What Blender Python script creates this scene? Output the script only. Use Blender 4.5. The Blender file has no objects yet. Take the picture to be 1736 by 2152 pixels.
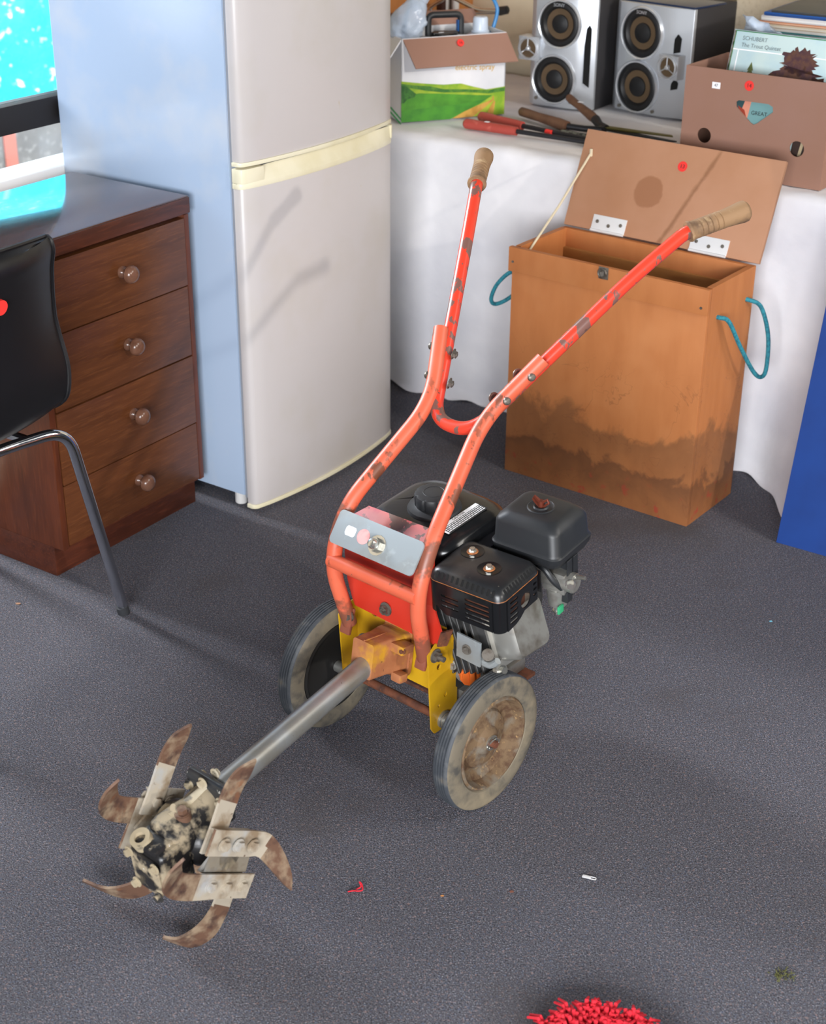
import bpy, bmesh, math, random
from mathutils import Vector, Matrix, Euler
random.seed(7)
S = bpy.context.scene
COL = S.collection
PI = math.pi
# ------------------------------------------------------------------ camera, world, lights, exposure
F_PX, PITCH, ROLL = 3190.0, 0.466, 0.008
cd = bpy.data.cameras.new('camera'); cam = bpy.data.objects.new('camera', cd); COL.objects.link(cam)
cd.sensor_fit = 'VERTICAL'; cd.sensor_height = 23.6; cd.lens = F_PX / 2152 * 23.6
cam.location = (0, 0, 1.55)
_fw = Vector((0, math.cos(PITCH), -math.sin(PITCH))); _up = Vector((0, math.sin(PITCH), math.cos(PITCH))); _rt = Vector((1, 0, 0))
_r2 = math.cos(ROLL) * _rt + math.sin(ROLL) * _up; _u2 = -math.sin(ROLL) * _rt + math.cos(ROLL) * _up
cam.matrix_world = Matrix.Translation((0, 0, 1.55)) @ Matrix((_r2, _u2, -_fw)).transposed().to_4x4()
cd.dof.use_dof = True; cd.dof.focus_distance = 2.65; cd.dof.aperture_fstop = 4.0; cd.clip_start = 0.05
S.camera = cam
W = bpy.data.worlds.new('world'); S.world = W; W.use_nodes = True
W.node_tree.nodes['Background'].inputs[0].default_value = (0.80, 0.90, 1.0, 1)
W.node_tree.nodes['Background'].inputs[1].default_value = 0.07
S.view_settings.view_transform = 'Standard'; S.view_settings.look = 'None'
S.view_settings.gamma = 1.0; S.view_settings.use_curve_mapping = False
S.view_settings.exposure = 0.36

# room axes: the desk (window wall) frame and the table (back wall) frame
DYAW, TYAW, FYAW, BYAW, TILL = 0.977, -0.5759, 0.969, -0.648, -0.7176
D0 = Vector((-0.475, 3.114, 0)); T0 = Vector((-0.025, 3.859, 0)); F0 = Vector((-0.374, 3.077, 0)); B0 = Vector((0.611, 3.019, 0)); O0 = Vector((-0.0099, 2.1423, 0))
def frame(o, yaw): return Matrix.Translation(o) @ Matrix.Rotation(yaw, 4, 'Z')
MD, MT, MF, MB_, MO = frame(D0, DYAW), frame(T0, TYAW), frame(F0, FYAW), frame(B0, BYAW), frame(O0, TILL)

def area(name, loc, target, sx, sy, power, color):
    l = bpy.data.lights.new(name, 'AREA'); l.shape = 'RECTANGLE'; l.size = sx; l.size_y = sy; l.energy = power; l.color = color
    o = bpy.data.objects.new(name, l); COL.objects.link(o); o.location = loc
    o.rotation_euler = (Vector(target) - Vector(loc)).to_track_quat('-Z', 'Y').to_euler(); return o
sl = bpy.data.lights.new('sun', 'SUN'); sl.energy = 0.7; sl.angle = math.radians(1.3); sl.color = (1, 0.93, 0.84)
so = bpy.data.objects.new('sun', sl); COL.objects.link(so); so.rotation_euler = Vector((-0.605, 0.737, -0.312)).to_track_quat('-Z', 'Y').to_euler()
area('window_daylight', MD @ Vector((-0.25, 8.0, 4.8)), MD @ Vector((-0.35, -0.9, 0.2)), 1.3, 4.4, 1180.0, (0.95, 0.97, 1.0))
area('window_skylight', MD @ Vector((-0.85, 0.95, 1.75)), MD @ Vector((-0.1, -0.6, 0.4)), 1.0, 1.0, 8.0, (0.32, 0.62, 1.0))
area('rear_fill', (-0.5, -2.4, 1.35), (0.1, 3.3, 0.55), 2.6, 1.3, 280.0, (0.95, 0.97, 1.0))  # added fill from an unseen source behind the camera, brightens cloth and fronts
area('side_fill', (2.5, 1.5, 2.3), (0.8, 2.5, 0.0), 1.2, 1.2, 32.0, (1.0, 0.95, 0.88))  # added warm fill out of view, lifts the floor at right
area('outdoor_skylight', MD @ Vector((2.6, 1.9, 3.6)), MD @ Vector((2.6, 3.4, 0)), 3, 1.5, 700, (0.9, 0.97, 1.0))

# ------------------------------------------------------------------ materials
def lin(c):
    return tuple((x / 255 / 12.92) if x / 255 <= 0.04045 else ((x / 255 + 0.055) / 1.055) ** 2.4 for x in c) + (1,)
class NT:
    def __init__(s, m):
        s.t = m.node_tree; s.n = s.t.nodes; s.l = s.t.links; s.b = s.n['Principled BSDF']
    def new(s, t, **k):
        n = s.n.new(t)
        for a, v in k.items():
            if a.startswith('i_'): n.inputs[int(a[2:])].default_value = v
            else: setattr(n, a, v)
        return n
    def coord(s, scale=(1, 1, 1), kind='Object'):
        c = s.new('ShaderNodeTexCoord'); m = s.new('ShaderNodeMapping'); m.inputs['Scale'].default_value = scale
        s.l.new(c.outputs[kind], m.inputs['Vector']); return m.outputs[0]
    def noise(s, vec, scale, detail=3, rough=0.55, dist=0.0):
        n = s.new('ShaderNodeTexNoise'); n.inputs['Scale'].default_value = scale; n.inputs['Detail'].default_value = detail
        n.inputs['Roughness'].default_value = rough; n.inputs['Distortion'].default_value = dist
        s.l.new(vec, n.inputs['Vector']); return n.outputs['Fac']
    def ramp(s, fac, lo, hi, a=0.0, b=1.0):
        m = s.new('ShaderNodeMapRange'); m.inputs[1].default_value = lo; m.inputs[2].default_value = hi
        m.inputs[3].default_value = a; m.inputs[4].default_value = b; s.l.new(fac, m.inputs[0]); return m.outputs[0]
    def math(s, op, a, b=None):
        m = s.new('ShaderNodeMath', operation=op)
        for i, x in enumerate((a, b)):
            if x is None: continue
            if isinstance(x, (int, float)): m.inputs[i].default_value = x
            else: s.l.new(x, m.inputs[i])
        return m.outputs[0]
    def mix(s, fac, a, b):
        m = s.new('ShaderNodeMix', data_type='RGBA')
        for i, x in ((0, fac), (6, a), (7, b)):
            if isinstance(x, (int, float, tuple)): m.inputs[i].default_value = x
            else: s.l.new(x, m.inputs[i])
        return m.outputs[2]
    def bump(s, h, strength, dist=0.001):
        n = s.new('ShaderNodeBump'); n.inputs['Strength'].default_value = strength; n.inputs['Distance'].default_value = dist
        s.l.new(h, n.inputs['Height']); s.l.new(n.outputs[0], s.b.inputs['Normal'])
    def xyz(s, vec):
        n = s.new('ShaderNodeSeparateXYZ'); s.l.new(vec, n.inputs[0]); return n.outputs
def mat(name, col, rough=0.5, metal=0.0, layers=(), bump=None, spec=0.5, rough_layer=None, coat=0.0):
    """col sRGB 0..255; layers = (colour, scale, lo, hi[, stretch, detail]) patches of wear, dirt or grain"""
    m = bpy.data.materials.new(name); m.use_nodes = True; t = NT(m)
    t.b.inputs['Roughness'].default_value = rough; t.b.inputs['Metallic'].default_value = metal
    t.b.inputs['Specular IOR Level'].default_value = spec; t.b.inputs['Coat Weight'].default_value = coat
    c = lin(col)
    for i, L in enumerate(layers):
        lc, sc, lo, hi = L[:4]; st = L[4] if len(L) > 4 else (1, 1, 1); de = L[5] if len(L) > 5 else 4
        cm = t.coord(st); n = t.noise(cm, sc + i * 0.137, de); f = t.ramp(n, lo, hi); c = t.mix(f, c, lin(lc))
        if rough_layer is not None and i == 0:
            r = t.ramp(f, 0, 1, rough, rough_layer); t.l.new(r, t.b.inputs['Roughness'])
            if metal > 0: t.l.new(t.ramp(f, 0, 1, metal, 0.1), t.b.inputs['Metallic'])
    if isinstance(c, tuple): t.b.inputs['Base Color'].default_value = c
    else: t.l.new(c, t.b.inputs['Base Color'])
    if bump:
        sc, st, di = bump[:3]; sv = bump[3] if len(bump) > 3 else (1, 1, 1)
        t.bump(t.noise(t.coord(sv), sc, 3), st, di)
    return m
RUST = (104, 62, 44)
m_carpet = mat('carpet_pile', (101, 101, 109), 0.95, 0, [((56, 55, 61), 380, 0.46, 0.66, (1, 1, 1), 2), ((150, 128, 126), 210, 0.58, 0.7, (1, 1, 1), 2), ((92, 104, 128), 240, 0.58, 0.72, (1, 1, 1), 2), ((164, 164, 172), 460, 0.58, 0.74, (1, 1, 1), 1), ((84, 78, 76), 1.3, 0.55, 0.75), ((104, 74, 66), 260, 0.70, 0.75, (1, 1, 1), 1)], (460, 1.0, 0.004), 0.2)
m_wall = mat('cream_wall', (222, 208, 182), 0.85, 0, [((208, 192, 165), 6, 0.4, 0.7)])
m_white_enamel = mat('white_enamel', (189, 184, 184), 0.32, 0, [((183, 177, 171), 5, 0.5, 0.8), ((176, 160, 120), 55, 0.74, 0.8, (1, 1, 0.3))], (90, 0.05, 0.0004))
m_side_enamel_blue_lit = mat('white_enamel_blue_lit', (164, 182, 206), 0.2, 0, [((190, 194, 200), 4, 0.5, 0.8)], (60, 0.04, 0.0004))  # same white as the doors, with blue window light tinted into the colour
m_cream_plastic = mat('cream_plastic', (220, 214, 190), 0.4, 0, [((206, 197, 162), 9, 0.4, 0.75)])
m_white_plastic = mat('white_plastic', (216, 214, 212), 0.4)
m_gasket = mat('grey_gasket', (138, 142, 150), 0.6)
def wood(name, c1, c2, c3, st, rough, coat=0.0):
    return mat(name, c1, rough, 0, [(c2, 3.2, 0.3, 0.72, st, 6), (c3, 9, 0.5, 0.75, tuple(x * 1.7 for x in st), 5)], (26, 0.12, 0.0006, st), 0.5, None, coat)
m_wood_top = wood('dark_wood_top', (72, 38, 26), (52, 26, 18), (88, 48, 30), (1.5, 14, 14), 0.16, 0.35)
m_wood_drawer = wood('drawer_wood', (94, 54, 30), (76, 42, 23), (104, 62, 35), (1.5, 14, 18), 0.3)
m_wood_dark = wood('carcass_wood', (90, 45, 26), (70, 34, 20), (100, 52, 30), (14, 14, 1.5), 0.3)
m_wood_plinth = wood('plinth_wood', (78, 38, 24), (56, 26, 16), (92, 46, 28), (1.5, 14, 14), 0.35)
m_knob = mat('turned_wood_knob', (112, 78, 62), 0.22, 0, [((84, 54, 40), 30, 0.4, 0.7)])
m_black_shell = mat('black_plastic_shell', (17, 17, 20), 0.42, 0, (), (900, 0.08, 0.0002))
m_chrome = mat('chrome', (205, 208, 214), 0.12, 1.0)
m_rubber_tip = mat('rubber_tip', (40, 42, 46), 0.7)
m_cloth = mat('white_cotton_cloth', (244, 242, 245), 0.9, 0, [((216, 215, 222), 3, 0.4, 0.7)], (24, 0.35, 0.006), 0.1)
m_orange = mat('orange_paint', (202, 90, 62), 0.42, 0, [(RUST, 30, 0.60, 0.63, (1, 1, 0.55), 6), ((92, 68, 58), 120, 0.70, 0.73), ((210, 104, 76), 6, 0.45, 0.75)], (60, 0.08, 0.0004))
m_orange_bright = mat('red_orange_paint', (212, 64, 44), 0.3, 0, [((118, 84, 76), 34, 0.545, 0.565, (1, 1, 0.5), 6), ((92, 68, 58), 120, 0.70, 0.73)], (60, 0.08, 0.0004))
t = NT(m_orange); _l = t.b.inputs['Base Color'].links[0].from_socket; _v = t.coord(); _z = t.xyz(_v)[2]
_n = t.math('MULTIPLY', t.noise(_v, 70, 6), 0.09)
_w1 = t.ramp(t.math('ADD', t.math('ABSOLUTE', t.math('SUBTRACT', _z, 0.435)), _n), 0.062, 0.078, 0.85, 0)
_w2 = t.ramp(t.math('ADD', _z, _n), 0.325, 0.345, 0.85, 0)
_c = t.mix(t.math('MAXIMUM', _w1, _w2), _l, lin((112, 70, 54))); t.l.new(_c, t.b.inputs['Base Color'])
m_red_paint = mat('red_sheet_paint', (188, 50, 32), 0.4, 0, [((84, 46, 36), 42, 0.68, 0.70, (1, 1, 0.6), 5), ((180, 42, 28), 8, 0.4, 0.7)], (50, 0.08, 0.0004))
m_red_flaked = mat('flaked_red_paint', (222, 104, 98), 0.4, 0, [((112, 72, 56), 26, 0.545, 0.565, (1, 1, 1), 6), ((205, 60, 80), 10, 0.55, 0.7)], (70, 0.2, 0.0006))
m_rust = mat('rusty_steel', (112, 66, 46), 0.75, 0.2, [((72, 46, 38), 40, 0.45, 0.65), ((150, 88, 54), 75, 0.6, 0.75)], (160, 0.5, 0.0008))
m_yellow = mat('yellow_paint', (196, 152, 24), 0.42, 0, [((164, 118, 18), 9, 0.45, 0.72), ((92, 60, 34), 60, 0.72, 0.76)], (200, 0.08, 0.0004))
m_socket = mat('rusty_orange_casting', (168, 108, 70), 0.6, 0, [((146, 88, 56), 22, 0.42, 0.68), ((190, 138, 36), 14, 0.53, 0.62), ((84, 50, 36), 90, 0.68, 0.74)], (160, 0.4, 0.0008))
m_galv = mat('galvanised_tube', (176, 180, 182), 0.36, 0.72, [((158, 150, 132), 9, 0.42, 0.7, (1, 1, 1), 5), ((112, 92, 74), 85, 0.71, 0.76)], (70, 0.1, 0.0004))
m_plate_zinc = mat('zinc_plate', (152, 160, 165), 0.5, 0.3, [((138, 136, 130), 10, 0.5, 0.75), ((166, 174, 179), 40, 0.6, 0.72)])
m_bolt = mat('dull_bolt', (128, 122, 114), 0.45, 0.7, [((86, 74, 64), 90, 0.5, 0.7)])
m_bright = mat('bright_steel', (206, 204, 196), 0.25, 0.9)
m_muddy = mat('muddy_black_casting', (36, 35, 36), 0.35, 0.1, [((160, 146, 122), 30, 0.47, 0.57, (1, 1, 1), 6), ((206, 204, 198), 60, 0.70, 0.72)], (80, 0.5, 0.0012), rough_layer=0.9)
m_muddy_light = mat('mud_coated_casting', (164, 150, 124), 0.85, 0, [((44, 42, 42), 26, 0.56, 0.62, (1, 1, 1), 6), ((192, 184, 166), 14, 0.5, 0.75)], (90, 0.5, 0.0012))
m_tine = mat('worn_tine_steel', (104, 76, 60), 0.6, 0.2, [((146, 126, 104), 30, 0.46, 0.62, (1, 1, 1), 6), ((70, 50, 44), 40, 0.5, 0.66, (1, 1, 1), 6), ((132, 84, 54), 22, 0.6, 0.7)], (120, 0.35, 0.0007))
m_tine_plate = mat('mud_greyed_plate', (166, 156, 140), 0.7, 0.1, [((130, 112, 90), 26, 0.5, 0.66), ((160, 164, 168), 14, 0.58, 0.72), ((92, 72, 56), 80, 0.68, 0.74)], (140, 0.3, 0.0006))
m_tyre = mat('scuffed_rubber', (62, 66, 72), 0.62, 0, [((96, 98, 100), 32, 0.5, 0.75), ((104, 92, 76), 16, 0.6, 0.75)], (120, 0.3, 0.0006))
m_tyre_wall = mat('dusty_tyre_sidewall', (110, 102, 88), 0.8, 0, [((72, 70, 66), 34, 0.46, 0.66, (1, 1, 1), 6), ((138, 126, 104), 14, 0.5, 0.75)], (120, 0.3, 0.0006))
m_rim = mat('rusty_dusty_rim', (112, 90, 66), 0.8, 0.1, [((84, 60, 42), 60, 0.45, 0.62, (1, 1, 1), 6), ((164, 132, 90), 90, 0.62, 0.70, (1, 1, 1), 5), ((118, 110, 98), 26, 0.50, 0.66)], (150, 0.5, 0.0009))
m_rim_dark = mat('black_inner_rim', (30, 29, 28), 0.5, 0, [((70, 58, 42), 30, 0.66, 0.74)])
m_black_gloss = mat('black_enamel', (20, 21, 23), 0.2, 0, [((40, 38, 36), 18, 0.55, 0.8)], (30, 0.05, 0.0005))
m_black_top = mat('dusty_black_enamel', (33, 34, 36), 0.33, 0, [((56, 54, 52), 22, 0.5, 0.8), ((86, 80, 74), 160, 0.70, 0.76)], (30, 0.05, 0.0005))
m_black_plastic = mat('black_moulded_plastic', (36, 38, 41), 0.45, 0, [((50, 52, 55), 12, 0.5, 0.75)], (400, 0.08, 0.0003))
m_dark_void = mat('dark_opening', (6, 6, 7), 0.9)
m_alu = mat('cast_aluminium', (166, 165, 160), 0.4, 0.7, [((112, 104, 94), 16, 0.5, 0.7), ((146, 92, 56), 12, 0.66, 0.72)], (140, 0.15, 0.0005))
m_alu_dark = mat('dirty_engine_block', (70, 70, 70), 0.55, 0.4, [((46, 44, 42), 14, 0.45, 0.7)])
m_orange_plastic = mat('orange_oil_plug', (226, 112, 42), 0.45)
m_copper = mat('rusty_ochre_ring', (170, 104, 54), 0.7, 0.1, [((120, 70, 40), 80, 0.4, 0.7)])
m_red_wing = mat('rusty_wing_nut', (112, 52, 36), 0.5, 0.4)
m_green_tag = mat('green_tab', (50, 160, 110), 0.5)
m_paper = mat('white_paper', (244, 244, 248), 0.7)
m_ink = mat('black_ink', (30, 28, 30), 0.7)
m_sticker = mat('red_sticker_paper', (234, 52, 46), 0.6)
m_sticker_pale = mat('pale_red_sticker_paper', (240, 168, 166), 0.5, 0, [((228, 140, 140), 60, 0.5, 0.7)])
m_grip = mat('worn_tan_grip', (146, 114, 82), 0.75, 0, [((104, 80, 60), 24, 0.5, 0.68, (1, 1, 1), 5), ((176, 148, 112), 38, 0.6, 0.72)], (110, 0.35, 0.0007))
m_black_line = mat('dark_groove', (58, 44, 34), 0.8)
# ply box with tide-marked damp stains
m_ply = bpy.data.materials.new('stained_plywood'); m_ply.use_nodes = True
t = NT(m_ply); v = t.coord(); x, y, z = t.xyz(v)
base = t.mix(t.ramp(t.noise(t.coord((1, 1, 0.25)), 26, 5), 0.3, 0.75), lin((188, 118, 66)), lin((174, 105, 55)))
base = t.mix(t.ramp(t.noise(v, 5, 3), 0.5, 0.75), base, lin((194, 127, 76)))
h1 = t.math('ADD', z, t.math('MULTIPLY', t.noise(v, 7, 8, 0.62, 0.3), 0.30))
st1 = t.ramp(h1, 0.325, 0.350, 1, 0); st1e = t.math('MULTIPLY', st1, t.ramp(h1, 0.20, 0.345, 0.30, 0.62))
base = t.mix(st1e, base, lin((92, 62, 38)))
h2 = t.math('ADD', z, t.math('MULTIPLY', t.noise(v, 11, 6, 0.6, 0.4), 0.2))
st2 = t.math('MULTIPLY', t.ramp(h2, 0.19, 0.205, 1, 0), t.ramp(h2, 0.10, 0.20, 0.25, 0.7)); base = t.mix(st2, base, lin((84, 52, 32)))
ln = t.noise(v, 6.5, 4, 0.6, 0.6); ring = t.math('ABSOLUTE', t.math('SUBTRACT', ln, 0.52)); rl = t.math('MULTIPLY', t.ramp(ring, 0.0, 0.006, 0.45, 0), t.ramp(z, 0.30, 0.36, 1, 0))
base = t.mix(rl, base, lin((112, 66, 36)))
redf = t.math('MULTIPLY', t.ramp(t.noise(v, 34, 4), 0.6, 0.68, 0, 0.75), t.ramp(z, 0.03, 0.09, 1, 0)); base = t.mix(redf, base, lin((160, 52, 38)))
t.l.new(base, t.b.inputs['Base Color']); t.b.inputs['Roughness'].default_value = 0.62; t.bump(t.noise(v, 140, 3), 0.15, 0.0005)
m_ply_in = mat('plywood_inside', (176, 122, 66), 0.65, 0, [((158, 104, 52), 12, 0.4, 0.7, (1, 1, 3))])
m_ply_edge = mat('plywood_edge', (196, 142, 82), 0.7, 0, [((170, 116, 62), 40, 0.4, 0.7)])
# lid inside face with a round glue stain
m_lid = bpy.data.materials.new('lid_plywood'); m_lid.use_nodes = True
t = NT(m_lid); v = t.coord(); x, y, z = t.xyz(v)
base = t.mix(t.ramp(t.noise(v, 7, 4), 0.4, 0.7), lin((180, 132, 102)), lin((172, 123, 91)))
dx = t.math('SUBTRACT', x, -0.30); dz = t.math('SUBTRACT', z, 0.107)
rr = t.math('ADD', t.math('SQRT', t.math('ADD', t.math('MULTIPLY', dx, dx), t.math('MULTIPLY', dz, dz))), t.math('MULTIPLY', t.noise(v, 30, 4), 0.016))
base = t.mix(t.ramp(rr, 0.042, 0.046, 0.8, 0), base, lin((150, 100, 68)))
sx = t.math('SUBTRACT', t.math('SUBTRACT', x, -0.205), t.math('MULTIPLY', t.math('SUBTRACT', z, 0.09), 0.42))
sw = t.math('ADD', t.math('ABSOLUTE', sx), t.math('MULTIPLY', t.noise(v, 22, 5), 0.02))
base = t.mix(t.ramp(sw, 0.010, 0.017, 0.75, 0), base, lin((134, 90, 60)))
t.l.new(base, t.b.inputs['Base Color']); t.b.inputs['Roughness'].default_value = 0.6
m_rope = mat('teal_rope', (44, 134, 150), 0.8, 0, [((30, 104, 122), 160, 0.45, 0.6)], (300, 0.6, 0.001))
m_cord = mat('off_white_cord', (214, 200, 172), 0.8)
m_hinge = mat('white_hinge', (226, 226, 228), 0.35, 0.2)
m_card = mat('brown_cardboard', (150, 113, 98), 0.85, 0, [((146, 108, 90), 5, 0.4, 0.7)], (500, 0.06, 0.0003))
m_card_light = mat('pale_cardboard', (204, 164, 128), 0.85, 0, [((192, 150, 114), 8, 0.4, 0.7)])
m_card_white = mat('white_printed_card', (222, 222, 226), 0.4, 0, [((206, 208, 214), 7, 0.4, 0.7)])
m_card_in = mat('cardboard_inside', (176, 140, 104), 0.85)
m_blue_board = mat('blue_board', (16, 62, 138), 0.7, 0, [((14, 54, 124), 8, 0.4, 0.7)], (500, 0.1, 0.0004))
m_silver = mat('silver_plastic', (186, 190, 196), 0.32, 0.45)
m_cabinet = mat('black_cabinet', (44, 43, 46), 0.6)
m_cone = mat('bronze_cone', (92, 74, 54), 0.45, 0.1)
m_surround = mat('black_surround', (18, 19, 22), 0.5)
m_ring = mat('silver_ring', (208, 212, 218), 0.25, 0.6)
m_tool_red = mat('red_rubber_grip', (172, 70, 60), 0.5, 0, [((206, 110, 96), 40, 0.6, 0.75)])
m_tool_brown = mat('brown_wood_handle', (112, 78, 58), 0.55, 0, [((90, 60, 44), 30, 0.45, 0.7)])
m_tool_steel = mat('dark_tool_steel', (48, 48, 52), 0.45, 0.5)
m_tool_grey = mat('patterned_grip', (126, 130, 120), 0.6, 0, [((40, 44, 44), 130, 0.48, 0.55)])
m_tool_yellow = mat('olive_blade', (126, 118, 58), 0.5, 0.2)
m_bag = bpy.data.materials.new('clear_plastic_bag'); m_bag.use_nodes = True
t = NT(m_bag); t.b.inputs['Base Color'].default_value = lin((205, 220, 240)); t.b.inputs['Roughness'].default_value = 0.2
t.b.inputs['Alpha'].default_value = 0.62; t.bump(t.noise(t.coord(), 34, 4, 0.6, 1.0), 0.9, 0.004)
m_translucent = mat('frosted_plastic', (196, 208, 224), 0.35)
m_blue_hose = mat('blue_hose', (60, 130, 190), 0.35)
m_blue_plastic = mat('blue_plastic', (20, 90, 160), 0.4)
m_brown_panel = mat('orange_brown_panel', (182, 120, 66), 0.6, 0, [((166, 104, 54), 6, 0.4, 0.7, (6, 6, 1))])
m_dark_post = mat('dark_brown_post', (54, 28, 24), 0.5)
m_tube_white = mat('white_tube', (206, 204, 204), 0.45)
m_red_yarn = mat('red_yarn', (214, 34, 52), 0.8, 0, [((186, 22, 40), 30, 0.45, 0.7)])
m_window_frame = mat('dark_window_frame', (18, 13, 14), 0.65)
m_window_white = mat('white_window_frame', (238, 238, 238), 0.4)
m_glass = bpy.data.materials.new('window_glass'); m_glass.use_nodes = True
t = NT(m_glass); tr = t.new('ShaderNodeBsdfTransparent'); gl = t.new('ShaderNodeBsdfGlossy'); gl.inputs['Roughness'].default_value = 0.03
fr = t.new('ShaderNodeLayerWeight'); fr.inputs['Blend'].default_value = 0.25; mx = t.new('ShaderNodeMixShader')
t.l.new(t.ramp(fr.outputs['Fresnel'], 0, 1, 0.02, 0.6), mx.inputs[0]); t.l.new(tr.outputs[0], mx.inputs[1]); t.l.new(gl.outputs[0], mx.inputs[2]); t.l.new(mx.outputs[0], t.n['Material Output'].inputs[0])
m_concrete = mat('outdoor_concrete', (126, 124, 123), 0.9, 0, [((104, 102, 102), 5, 0.4, 0.65), ((150, 149, 147), 40, 0.55, 0.7)])
m_pink = mat('pink_stripe', (190, 116, 104), 0.9)
m_cyan = mat('turquoise_sheet', (30, 205, 232), 0.5, 0, [((10, 150, 215), 5, 0.45, 0.7, (1, 3, 1), 6), ((215, 250, 255), 16, 0.58, 0.66, (1, 3, 1), 6)], (14, 0.6, 0.02))

# ------------------------------------------------------------------ mesh helpers
def new(): return bmesh.new()
def merge(dst, src, mtx=None):
    if mtx is not None: src.transform(mtx)
    me = bpy.data.meshes.new('tmp'); src.to_mesh(me); src.free(); dst.from_mesh(me); bpy.data.meshes.remove(me); return dst
def rot(axis, ang): return Matrix.Rotation(ang, 4, axis)
def T(x, y, z): return Matrix.Translation((x, y, z))
def box(bm, x0, x1, y0, y1, z0, z1, bev=0.0, seg=2, mtx=None):
    b = new(); bmesh.ops.create_cube(b, size=1.0)
    b.transform(T((x0 + x1) / 2, (y0 + y1) / 2, (z0 + z1) / 2) @ Matrix.Diagonal((x1 - x0, y1 - y0, z1 - z0, 1)))
    if bev: bmesh.ops.bevel(b, geom=b.edges[:], offset=bev, segments=seg, profile=0.6, affect='EDGES')
    return merge(bm, b, mtx)
def align(p, q):
    d = Vector(q) - Vector(p); return Matrix.Translation(p) @ d.to_track_quat('Z', 'Y').to_matrix().to_4x4(), d.length
def cyl(bm, p, q, r, seg=16, r2=None, bev=0.0):
    m, L = align(p, q); b = new(); bmesh.ops.create_cone(b, cap_ends=True, segments=seg, radius1=r, radius2=r if r2 is None else r2, depth=L)
    b.transform(T(0, 0, L / 2))
    if bev: bmesh.ops.bevel(b, geom=[e for e in b.edges if e.calc_face_angle(0) > 0.9], offset=bev, segments=2, affect='EDGES')
    return merge(bm, b, m)
def lathe(bm, prof, seg=32, mtx=None, closed=False):
    b = new(); rings = []
    for r, z in prof:
        if r < 1e-6: rings.append([b.verts.new((0, 0, z))])
        else: rings.append([b.verts.new((r * math.cos(2 * PI * i / seg), r * math.sin(2 * PI * i / seg), z)) for i in range(seg)])
    pr = list(zip(rings, rings[1:])) + ([(rings[-1], rings[0])] if closed else [])
    for A, B in pr:
        for i in range(seg):
            j = (i + 1) % seg
            if len(A) == 1 and len(B) == 1: continue
            if len(A) == 1: b.faces.new((A[0], B[j], B[i]))
            elif len(B) == 1: b.faces.new((A[i], A[j], B[0]))
            else: b.faces.new((A[i], A[j], B[j], B[i]))
    bmesh.ops.recalc_face_normals(b, faces=b.faces[:]); return merge(bm, b, mtx)
def smooth_path(pts, n=6, closed=False):
    P = [Vector(p) for p in pts]; out = []
    for i in range(len(P) - 1):
        p0 = P[max(i - 1, 0)]; p1 = P[i]; p2 = P[i + 1]; p3 = P[min(i + 2, len(P) - 1)]
        for k in range(n):
            u = k / n
            out.append(0.5 * ((2 * p1) + (p2 - p0) * u + (2 * p0 - 5 * p1 + 4 * p2 - p3) * u * u + (3 * p1 - p0 - 3 * p2 + p3) * u ** 3))
    return out + [P[-1]]
def round_path(pts, rad, n=6):
    P = [Vector(p) for p in pts]; out = [P[0]]
    for i in range(1, len(P) - 1):
        a = P[i - 1] - P[i]; c = P[i + 1] - P[i]; r = min(rad if not hasattr(rad, '__len__') else rad[i - 1], a.length * 0.49, c.length * 0.49)
        s = P[i] + a.normalized() * r; e = P[i] + c.normalized() * r
        for k in range(n + 1):
            u = k / n; out.append((1 - u) ** 2 * s + 2 * u * (1 - u) * P[i] + u * u * e)
    return out + [P[-1]]
def tube(bm, pts, r, seg=12, caps=True):
    P = [Vector(p) for p in pts]; n = len(P); R = r if hasattr(r, '__len__') else [r] * n
    b = new(); rings = []; up = None
    for i in range(n):
        d = (P[min(i + 1, n - 1)] - P[max(i - 1, 0)]).normalized()
        if up is None: up = d.orthogonal().normalized()
        else: up = (up - d * up.dot(d)); up = up.normalized() if up.length > 1e-6 else d.orthogonal().normalized()
        sd = d.cross(up)
        rings.append([b.verts.new(P[i] + R[i] * (math.cos(2 * PI * k / seg) * up + math.sin(2 * PI * k / seg) * sd)) for k in range(seg)])
    for A, B in zip(rings, rings[1:]):
        for k in range(seg): b.faces.new((A[k], A[(k + 1) % seg], B[(k + 1) % seg], B[k]))
    if caps: b.faces.new(rings[0][::-1]); b.faces.new(rings[-1])
    bmesh.ops.recalc_face_normals(b, faces=b.faces[:]); return merge(bm, b)
def prism(bm, poly, z0, z1, mtx=None, bev=0.0, seg=2):
    b = new(); lo = [b.verts.new((p[0], p[1], z0)) for p in poly]; hi = [b.verts.new((p[0], p[1], z1)) for p in poly]; n = len(poly)
    b.faces.new(lo[::-1]); b.faces.new(hi)
    for i in range(n): b.faces.new((lo[i], lo[(i + 1) % n], hi[(i + 1) % n], hi[i]))
    bmesh.ops.recalc_face_normals(b, faces=b.faces[:])
    if bev: bmesh.ops.bevel(b, geom=[e for e in b.edges if e.calc_face_angle(0) > 0.6], offset=bev, segments=seg, profile=0.6, affect='EDGES')
    return merge(bm, b, mtx)
def rrect(x0, x1, y0, y1, r, n=5):
    out = []
    for cx, cy, a0 in ((x1 - r, y1 - r, 0), (x0 + r, y1 - r, PI / 2), (x0 + r, y0 + r, PI), (x1 - r, y0 + r, 1.5 * PI)):
        out += [(cx + r * math.cos(a0 + PI / 2 * k / n), cy + r * math.sin(a0 + PI / 2 * k / n)) for k in range(n + 1)]
    return out
def circle(cx, cy, r, n=20): return [(cx + r * math.cos(2 * PI * k / n), cy + r * math.sin(2 * PI * k / n)) for k in range(n)]
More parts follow.
